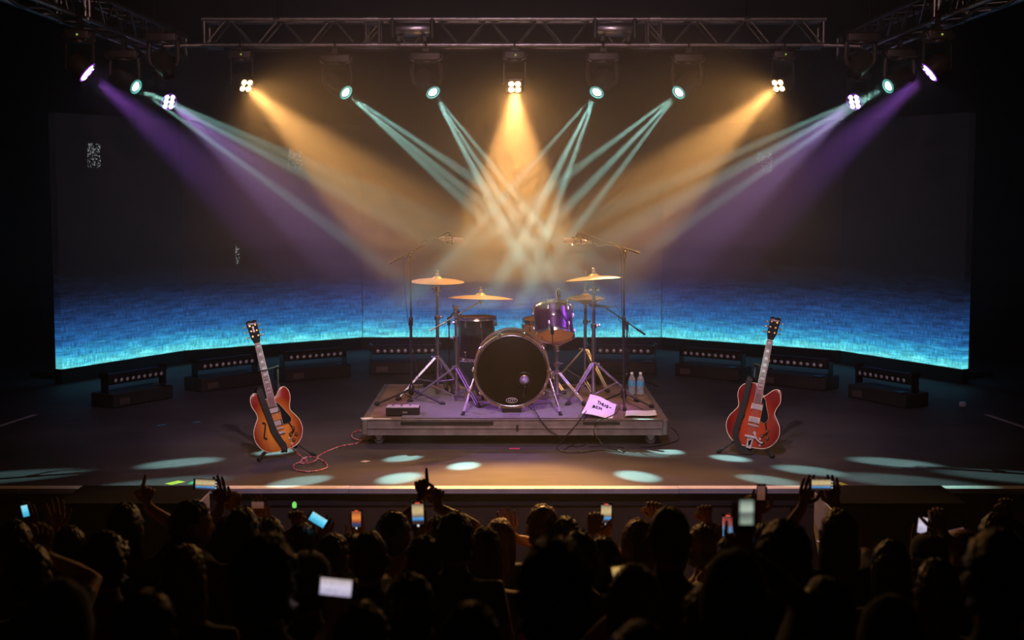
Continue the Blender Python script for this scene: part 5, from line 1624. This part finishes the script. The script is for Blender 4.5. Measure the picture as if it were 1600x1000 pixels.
    link('body', me, [], t, 0)
    # eyes
    for sx in (-1, 1):
        pass
    style, hcol = hair
    if style not in ('hood',):
        hb = {'cap': 'under', 'hat': 'short'}.get(style, style)
        hair_mesh(hb, s, px*0.37 + py).build('hair', HAIRM[hcol], t, 180)
    if style in ('cap', 'hat'):
        m = CLOTH[extra or 'charcoal'] if (extra or 'charcoal') in CLOTH else HAIRM[extra]
        q = MB(); c = V(0, -0.004, 1.655)
        q.lathe([(0.094*s, -0.005*s), (0.096*s, 0.02*s), (0.090*s, 0.06*s), (0.066*s, 0.093*s), (0.03*s, 0.107*s), (0, 0.109*s)], c, (0, 0, 1), 24)
        q.v = [Vector((v.x, (v.y-c.y)*1.12 + c.y, v.z)) for v in q.v]
        cp_ = q.build('cap', m, t, 180)
        dirn = 1 if style == 'cap' else -1
        q = MB(); nn = 14; vs_ = []
        for z_ in (0.0, 0.006*s):
            for i in range(nn+1):
                a = PI*(0.12 + 0.76*i/nn)
                vs_.append(c + Vector((math.cos(a)*0.094*s, dirn*math.sin(a)*0.104*s, z_ + 0.004*s)))
                vs_.append(c + Vector((math.cos(a)*0.088*s, dirn*(math.sin(a)*0.17*s + 0.01*s), z_ - 0.012*s)))
        m_ = (nn+1)*2
        fs = []
        for i in range(nn):
            a = 2*i
            fs += [(a, a+1, a+3, a+2), (m_+a+2, m_+a+3, m_+a+1, m_+a), (a+1, m_+a+1, m_+a+3, a+3), (a, a+2, m_+a+2, m_+a)]
        q.add(vs_, fs); q.build('brim', m, cp_, 40)
    if style == 'hood':
        q = MB(); vs_ = []; nu, nv = 28, 16
        for j in range(nv+1):
            ph = -PI/2 + PI*j/nv
            for i in range(nu):
                a = 2*PI*i/nu
                d = Vector((math.cos(ph)*math.cos(a), math.cos(ph)*math.sin(a), math.sin(ph)))
                k = 1.0 + 0.05*mnoise.noise(d*3 + Vector((px, 0, 0)))
                p = Vector((d.x*0.094*k, d.y*0.115*k - 0.010, d.z*0.126*k))
                if d.y > 0.55 and d.z < 0.55: p = p*0.66
                if d.z < 0: p.x *= 1 + 0.35*-d.z; p.y -= 0.02*-d.z
                vs_.append(V(0, 0, 1.628) + p*s)
        q.add(vs_, [(j*nu+i, j*nu+(i+1) % nu, (j+1)*nu+(i+1) % nu, (j+1)*nu+i) for j in range(nv) for i in range(nu)])
        q.build('hood', CLOTH[cloth], t, 180)
    if extra == 'headband':
        q = MB(); q.tube([V(math.cos(a)*0.094, math.sin(a)*0.116 - 0.006, 1.69 + 0.02*math.sin(a)) for a in [2*PI*k/28 for k in range(28)]], 0.010*s, 6, closed=True)
        q.build('headband', CLOTH['white'], t)
    return t, s
# ---- phones
def phone_screen(name, kind):
    m = bpy.data.materials.new(name); m.use_nodes = True
    nt = m.node_tree; N = nt.nodes; L = nt.links
    b = N['Principled BSDF']; b.inputs['Base Color'].default_value = (0.01, 0.01, 0.01, 1); b.inputs['Roughness'].default_value = 0.15
    tc = N.new('ShaderNodeTexCoord'); sp = N.new('ShaderNodeSeparateXYZ'); L.new(tc.outputs['Generated'], sp.inputs[0])
    cr = N.new('ShaderNodeValToRGB'); e = cr.color_ramp.elements
    ramps = {
        'stage': [(0, (.02, .015, .015)), (.16, (.05, .03, .03)), (.22, (.05, .22, .55)), (.32, (.10, .38, .75)), (.36, (.16, .13, .12)), (.62, (.62, .46, .22)), (.85, (.50, .38, .20)), (1, (.14, .10, .08))],
        'amber': [(0, (.05, .03, .02)), (.22, (.03, .06, .20)), (.30, (.25, .06, .02)), (.6, (.80, .24, .05)), (1, (.30, .07, .03))],
        'cyan': [(0, (.05, .35, .60)), (.5, (.12, .65, .90)), (1, (.35, .80, .95))],
        'white': [(0, (.40, .36, .52)), (.5, (.62, .56, .72)), (1, (.50, .42, .40))],
        'pale': [(0, (.30, .38, .30)), (.45, (.10, .11, .10)), (.6, (.45, .55, .45)), (1, (.20, .24, .20))],
        'red': [(0, (.10, .30, .60)), (.45, (.25, .42, .70)), (.55, (.55, .20, .25)), (.8, (.6, .10, .08)), (1, (.05, .03, .03))],
        'dim': [(0, (.10, .035, .02)), (1, (.13, .06, .05))],
        'gold': [(0, (.10, .12, .20)), (.3, (.45, .28, .10)), (1, (.70, .42, .12))],
    }[kind]
    e[0].position, e[0].color = ramps[0][0], (*ramps[0][1], 1)
    e[1].position, e[1].color = ramps[-1][0], (*ramps[-1][1], 1)
    for p_, c_ in ramps[1:-1]:
        x = e.new(p_); x.color = (*c_, 1)
    L.new(sp.outputs['Z'], cr.inputs[0])
    nz = N.new('ShaderNodeTexNoise'); nz.inputs['Scale'].default_value = 5; L.new(tc.outputs['Generated'], nz.inputs['Vector'])
    mr = N.new('ShaderNodeMapRange'); mr.inputs['From Min'].default_value = 0.3; mr.inputs['From Max'].default_value = 0.7; mr.inputs['To Min'].default_value = 0.8; mr.inputs['To Max'].default_value = 1.15
    L.new(nz.outputs['Fac'], mr.inputs['Value'])
    L.new(cr.outputs[0], b.inputs['Emission Color']); L.new(mr.outputs[0], b.inputs['Emission Strength'])
    m.cycles.emission_sampling = 'NONE'
    return m
PSCR = {k: phone_screen('phone_screen_' + k, k) for k in ('stage', 'amber', 'cyan', 'white', 'pale', 'red', 'dim', 'gold')}
UIW = mat('lit_white_button', (0.5, 0.5, 0.5), 0.4, 0, (0.9, 0.9, 0.88), 0.8)
UIR = mat('lit_red_badge', (0.5, 0.1, 0.1), 0.4, 0, (0.95, 0.10, 0.07), 0.8)
PCASE = mat('phone_case', (0.012, 0.012, 0.014), 0.35)
PCASEW = mat('pale_phone_case', (0.5, 0.38, 0.36), 0.4)
def phone(px, py, Y, label, kind, land=False, roll=0, turn=0, pitch=0, ui=True, back=False, case=None, k=1.0):
    c = at(px, py, Y)
    t = thing('smartphone', label, 'phone', c, group='phones held up by the audience')
    rot = Matrix.Rotation(R(turn + (180 if back else 0)), 4, 'Z') @ Matrix.Rotation(R(pitch), 4, 'X') @ Matrix.Rotation(R(roll), 4, 'Y')
    t.rotation_euler = rot.to_euler()
    w_, h_ = (0.150*k, 0.073*k) if land else (0.073*k, 0.150*k)
    q = MB(); q.M = Matrix.Rotation(PI/2, 4, 'X'); q.rbox((0, 0, 0), (w_, h_, 0.009), 0.009); q.build('case', case or PCASE, t)
    sw, sh = (w_*0.80, h_*0.90) if land else (w_*0.90, h_*0.80)
    MB().box((0, -0.0052, 0), (sw, 0.001, sh)).build('display', PSCR[kind], t, 0)
    if ui:
        if land:
            for z in (-0.018, 0.0, 0.018): MB().lathe([(0.004*k, 0), (0.004*k, 0.001)], (w_*0.445, -0.0056, z*k), (0, -1, 0), 10).build('screen_button', UIW, t, 0)
        else:
            MB().lathe([(0.007*k, 0), (0.007*k, 0.001)], (0, -0.0056, -h_*0.445), (0, -1, 0), 14).build('shutter_button', UIW, t, 0)
            MB().box((0, -0.0060, h_*0.43), (0.026*k, 0.001, 0.008*k)).build('record_badge', UIR, t, 0)
    q = MB(); q.rbox((w_*0.30 if not land else w_*0.38, 0.0055, h_*0.36 if not land else h_*0.25), (0.026, 0.003, 0.026), 0.001); q.build('camera_bump', BLACKP, t)
    return c, rot
UPV = Vector((0, 0.12, 1)).normalized()
TOCAM = Vector((0, -1, 0.05))
def hold(side, c, rot, land=False, grip='below', k=1.0):
    """wrist, direction and palm for a hand gripping a phone"""
    r3_ = rot.to_3x3()
    x, z, n = r3_ @ Vector((1, 0, 0)), r3_ @ Vector((0, 0, 1)), r3_ @ Vector((0, -1, 0))
    if grip == 'below':
        W = c - z*(0.100 + 0.055*k if not land else 0.105 + 0.03*k) - n*0.032
        return (side, W, (z*0.98 - n*0.1).normalized(), n, 'phone')
    sg = -1 if grip == 'left' else 1
    W = c + x*sg*(0.075*k + 0.022) - z*0.118 - n*0.032
    return (side, W, (z*0.97 - x*sg*0.22).normalized(), n, 'phone')
def raised(side, px, py, Y, pose, d=(0, 0.1, 1), n=(0, -1, 0)):
    P = at(px, py, Y)
    d = Vector(d).normalized()
    return (side, P - d*0.075, d, Vector(n), pose)
def P_(*a, **k): return phone(*a, **k)
# ---- who is there, front rows first
c, r = P_(40, 798, 7.25, 'phone with a bright cyan screen held up at the far left edge of the crowd', 'cyan', roll=-12, ui=False, k=0.5)
person(22, 818, 7.05, 'person at the far left edge holding up a phone with a cyan screen', ('short', 'dark'), 'black', 0, 1, [hold('R', c, r, k=0.5)])
person(108, 826, 7.1, 'dark-haired person with one open hand raised near the left edge of the crowd', ('long', 'dark'), 'charcoal', -8, 1, [raised('L', 88, 806, 7.35, 'open', (-0.1, 0.1, 1))])
person(196, 789, 7.25, 'long-haired person pointing a raised hand over the left subwoofer', ('long', 'black'), 'black', -5, 0, [raised('R', 231, 768, 7.45, 'point', (0.25, 0.1, 1))])
person(300, 786, 7.35, 'person in profile with short reddish brown hair below the left raised landscape phone', ('short', 'auburn'), 'maroon', -70, 0, [])
c, r = P_(321, 757, 7.45, 'landscape phone filming the stage, held high over the left subwoofer', 'stage', True, roll=3, k=0.86)
person(377, 797, 7.15, 'dark-haired person whose raised arm holds the left landscape phone', ('short', 'black'), 'black', 4, 1, [hold('L', c, r, True, 'right', 0.86), raised('R', 398, 815, 7.4, 'fist')])
person(346, 812, 7.5, 'person half hidden beside the left subwoofer with a raised open hand', ('bob', 'dark'), 'charcoal', 0, 0, [raised('R', 366, 781, 7.62, 'claw', (0.1, 0.1, 1))])
c, r = P_(403, 789, 7.7, 'dim landscape phone with a pale case left of the green light', 'dim', True, ui=False, case=PCASEW, k=0.55)
person(420, 812, 7.55, 'person behind the dim landscape phone with the pale case', ('short', 'brown'), 'black', 0, 0, [hold('L', c, r, True, 'below', 0.55)])
gp = at(460, 789, 7.5)
t = thing('light_stick', 'small glowing green light stick held up in the crowd', 'light', gp)
MB().lathe([(0.0, -0.018), (0.011, -0.012), (0.012, 0.006), (0.006, 0.016), (0, 0.018)], n=12, cap0=False).build('glow_tip', mat('green_glow', (0.1, 0.3, 0.05), 0.4, 0, (0.22, 0.85, 0.15), 0.9), t)
MB().cyl((0, 0, -0.10), (0, 0, -0.016), 0.007, n=8).build('handle', BLACKP, t)
person(472, 822, 7.35, 'person with dark hair holding up the green light stick', ('bob', 'black'), 'black', 0, 1, [('L', gp + Vector((0.012, 0.005, -0.135)), Vector((-0.05, 0.05, 1)), Vector((0, -1, 0)), 'fist')])
c, r = P_(497, 812, 7.35, 'tilted phone with a bright blue screen between the green light and the orange phone', 'cyan', True, roll=32, ui=False, k=0.75)
person(520, 838, 7.0, 'person holding the tilted phone with the blue screen', ('short', 'brown'), 'black', -6, 0, [hold('R', c, r, True, 'right', 0.75)])
c, r = P_(557, 811, 7.45, 'upright phone with an orange glowing screen', 'amber', k=0.72)
person(548, 836, 7.3, 'person holding up the phone with the orange screen', ('long', 'dark'), 'charcoal', 0, 0, [hold('R', c, r, k=0.72)])
person(614, 803, 7.2, 'brown-haired person left of the upright phone below the pointing hand', ('short', 'brown'), 'navy', 10, 0, [])
c, r = P_(653, 803, 6.85, 'upright phone filming the stage below the hand that points up', 'stage', roll=-2, k=0.85)
person(662, 842, 6.6, 'person filming with the upright phone below the pointing hand', ('short', 'black'), 'black', 0, 1, [hold('L', c, r, k=0.85)])
person(684, 812, 7.5, 'person with both arms up whose finger points at the stage left of centre', ('short', 'dark'), 'black', 0, 2, [raised('L', 659, 757, 7.45, 'point', (-0.1, 0.1, 1), (0.3, -1, 0)), raised('R', 683, 770, 7.6, 'fist', (0.2, 0.1, 1))])
person(577, 832, 6.2, 'close-cropped person whose head rim is faintly lit below the orange phone', ('crop', 'dark'), 'black', 0, 1, [])
person(711, 804, 6.6, 'broad dark-haired person standing just left of the centre of the crowd', ('short', 'black'), 'black', 0, 1, [])
person(757, 828, 6.9, 'person with brown bobbed hair left of the centre of the crowd', ('bob', 'brown'), 'maroon', -12, 0, [])
person(781, 814, 7.5, 'light-brown-haired person with an open hand beside the head near the centre', ('long', 'light'), 'charcoal', 0, 0, [raised('R', 796, 820, 7.62, 'open', (-0.25, 0.2, 1))])
person(848, 792, 7.55, 'person with hair tied in a bun at the very middle of the front row', ('bun', 'light'), 'black', 0, 0, [])
person(884, 812, 7.45, 'dark-haired person just right of the person with the bun', ('short', 'black'), 'black', 0, 2, [])
person(906, 834, 6.6, 'brown-haired person left of the upright phone with the red badge', ('short', 'brown'), 'black', 6, 0, [])
c, r = P_(947, 803, 7.2, 'upright phone with a red badge filming the amber beams right of centre', 'stage', roll=1, k=0.80)
person(944, 842, 6.95, 'person filming with the upright phone right of centre', ('long', 'black'), 'black', 0, 0, [hold('R', c, r, k=0.80), raised('L', 929, 815, 7.2, 'claw', (0.2, 0.1, 1))])
person(998, 814, 7.15, 'blond long-haired person raising a fist right of centre', ('long', 'blond'), 'grey', 0, 0, [raised('R', 1021, 792, 7.4, 'fist', (0.1, 0.1, 1))])
person(1046, 794, 5.75, 'large close-cropped head with a lit crown right of centre', ('crop', 'light'), 'black', 0, 1, [])
person(1101, 826, 7.4, 'curly brown-haired person raising a thin fist', ('curly', 'light'), 'maroon', 0, 0, [raised('R', 1101, 797, 7.55, 'fist', (-0.15, 0.1, 1))])
c, r = P_(1137, 822, 7.1, 'phone with a red and blue screen sunk between dark heads', 'red', k=0.85)
person(1146, 838, 6.85, 'person holding the phone with the red and blue screen', ('short', 'dark'), 'black', 0, 1, [hold('L', c, r, k=0.85)])
c, r = P_(1189, 770, 7.3, 'dark phone seen against the stage edge left of the two-handed phone', 'dim', ui=False, k=0.62)
person(1196, 822, 7.05, 'person raising the dark phone against the stage edge', ('short', 'black'), 'black', 0, 1, [hold('L', c, r, k=0.62)], sleeve='long')
c, r = P_(1166, 800, 4.3, 'blurred pale phone screen held high right of the raised fist', 'pale', ui=False, k=0.62)
person(1147, 860, 4.1, 'hooded person holding the blurred pale phone', ('hood', 'dark'), 'charcoal', 0, 1, [hold('R', c, r, k=0.62)], sleeve='long')
c, r = P_(1283, 757, 7.0, 'landscape phone filming the stage, held in two hands at the right', 'stage', True, k=0.80)
person(1311, 800, 6.7, 'long-haired person holding a landscape phone high in both hands', ('long', 'brown'), 'charcoal', 0, 0, [hold('L', c, r, True, 'left', 0.8), hold('R', c, r, True, 'right', 0.8)])
person(1226, 820, 4.9, 'big dark-haired head left of the person holding a phone in both hands', ('short', 'black'), 'black', 0, 1, [])
person(1392, 848, 6.2, 'dark long-haired person left of the backward cap', ('long', 'black'), 'black', 0, 0, [])
c, r = P_(1441, 821, 6.95, 'tilted bright phone held in front of the backward cap at the right', 'white', roll=12, pitch=-25, ui=False, k=0.68)
person(1452, 838, 6.7, 'person in a backward cap holding a tilted bright phone', ('hat', 'black'), 'olive', 0, 0, [hold('L', c, r, k=0.68), raised('R', 1464, 808, 6.95, 'claw', (-0.3, 0.1, 1))], extra='grey', sleeve='long')
c, r = P_(1496, 833, 7.2, 'dark landscape phone tipped forward before the pink cap', 'dim', True, roll=-14, pitch=-50, ui=False, k=0.7)
person(1506, 832, 6.95, 'person in a dull pink cap turned to the left near the right edge', ('cap', 'dark'), 'black', 40, 0, [hold('L', c, r, True, 'below', 0.7)], extra='pink')
person(1556, 806, 7.3, 'dark-haired person with one arm up near the right edge of the crowd', ('short', 'black'), 'black', 0, 2, [raised('R', 1571, 786, 7.5, 'fist')], sleeve='long')
# ---- rows nearer the camera
person(165, 840, 6.1, 'dark broad-haired person in the second row near the left edge', ('curly', 'black'), 'black', 0, 1, [])
person(46, 856, 5.6, 'dark person with a bare raised forearm at the left edge', ('short', 'black'), 'black', 0, 0, [raised('R', 68, 840, 5.75, 'relaxed', (0.05, 0.05, 1))])
person(288, 856, 5.5, 'long wavy-haired person left of the large dark head', ('long', 'light'), 'black', -15, 0, [])
person(412, 850, 4.3, 'large blurred dark head in the near left of the crowd', ('curly', 'black'), 'black', 0, 1, [])
person(480, 868, 5.4, 'person in a pale cap left of the blurred lilac phone', ('hat', 'black'), 'black', 0, 1, [], extra='grey')
c, r = P_(525, 917, 4.55, 'blurred landscape phone with a bright lilac screen in the near left crowd', 'white', True, roll=6, ui=False, k=0.85)
person(566, 950, 4.15, 'dark-haired person holding the blurred lilac phone', ('short', 'black'), 'black', 0, 1, [hold('L', c, r, True, 'below', 0.85)])
person(640, 905, 4.6, 'dark short-haired head in the near crowd left of centre', ('short', 'black'), 'black', 0, 2, [])
person(866, 853, 3.45, 'very large blurred head nearest the camera at the centre', ('short', 'dark'), 'navy', 0, 1, [])
c, r = P_(974, 893, 4.75, 'blurred phone with a golden screen tipped over a near head', 'gold', True, roll=-10, ui=False, k=0.62)
person(992, 890, 4.55, 'person with light brown hair under the blurred golden phone', ('bob', 'light'), 'black', 0, 0, [hold('L', c, r, True, 'below', 0.62)])
person(1112, 918, 4.2, 'dark short-haired head in the near crowd right of centre', ('short', 'dark'), 'black', 0, 1, [])
person(1466, 878, 5.3, 'auburn-haired person below the backward cap', ('long', 'auburn'), 'black', 0, 0, [])
person(1562, 836, 3.9, 'very large blurred dark head at the near right edge', ('short', 'grey'), 'black', 0, 1, [])
person(1292, 908, 4.4, 'dark long-haired head in the near crowd at the right', ('long', 'black'), 'black', 0, 1, [])
person(1392, 930, 4.0, 'hooded dark head in the near crowd at the right', ('hood', 'black'), 'black', 0, 1, [])
person(95, 905, 4.2, 'dark hooded head in the near crowd at the left edge', ('hood', 'black'), 'black', 0, 1, [])
person(225, 930, 3.9, 'dark short-haired head in the near crowd at the left', ('short', 'black'), 'charcoal', 0, 1, [])
person(735, 950, 3.9, 'dark bobbed head in the near crowd left of the very large centre head', ('bob', 'black'), 'black', 0, 1, [])
person(1000, 984, 3.3, 'top of a dark head at the bottom edge right of centre', ('short', 'grey'), 'black', 0, 1, [])
print('HEIGHTS', HLOG)
# ------------------------------------------------------------------ haze: a thick layer under the rig, thin near the floor
def haze(name, label, dens, x, y0, y1, z0, z1):
    hm = bpy.data.materials.new(name); hm.use_nodes = True
    nt = hm.node_tree
    for n in list(nt.nodes):
        if n.type == 'BSDF_PRINCIPLED': nt.nodes.remove(n)
    v = nt.nodes.new('ShaderNodeVolumeScatter')
    v.inputs['Color'].default_value = (1, 1, 1, 1)
    v.inputs['Density'].default_value = dens
    v.inputs['Anisotropy'].default_value = 0.35
    nt.links.new(v.outputs[0], nt.nodes['Material Output'].inputs['Volume'])
    hm.cycles.homogeneous_volume = True
    o = MB().box((0, (y0+y1)/2, (z0+z1)/2), (2*x, y1-y0, z1-z0)).build(name, hm, None, 0)
    tag(o, label, 'haze', 'haze layers over the stage' if 'layer' in label else None, kind='stuff')
haze('stage_haze', 'smoke haze hanging above the drum kit and showing the light beams', 0.050, 6.8, 10.7, 19.4, 1.60, 4.9)
zs = [1.60, 1.36, 1.12, 0.86, 0.55, -0.03]
for k, dn in enumerate((0.039, 0.028, 0.018, 0.010, 0.004)):
    haze('stage_haze', 'smoke haze thinning out layer by layer down to the stage floor', dn, 6.8, 10.7 + 0.4*k, 19.4, zs[k+1], zs[k] - 0.001)
haze('lift_haze', 'faint haze added over the audience to lift the dark tones', 0.003, 6.8, 0.5, 10.68, -1.34, 4.9)  # thin haze added to catch amber spill and lift the blacks
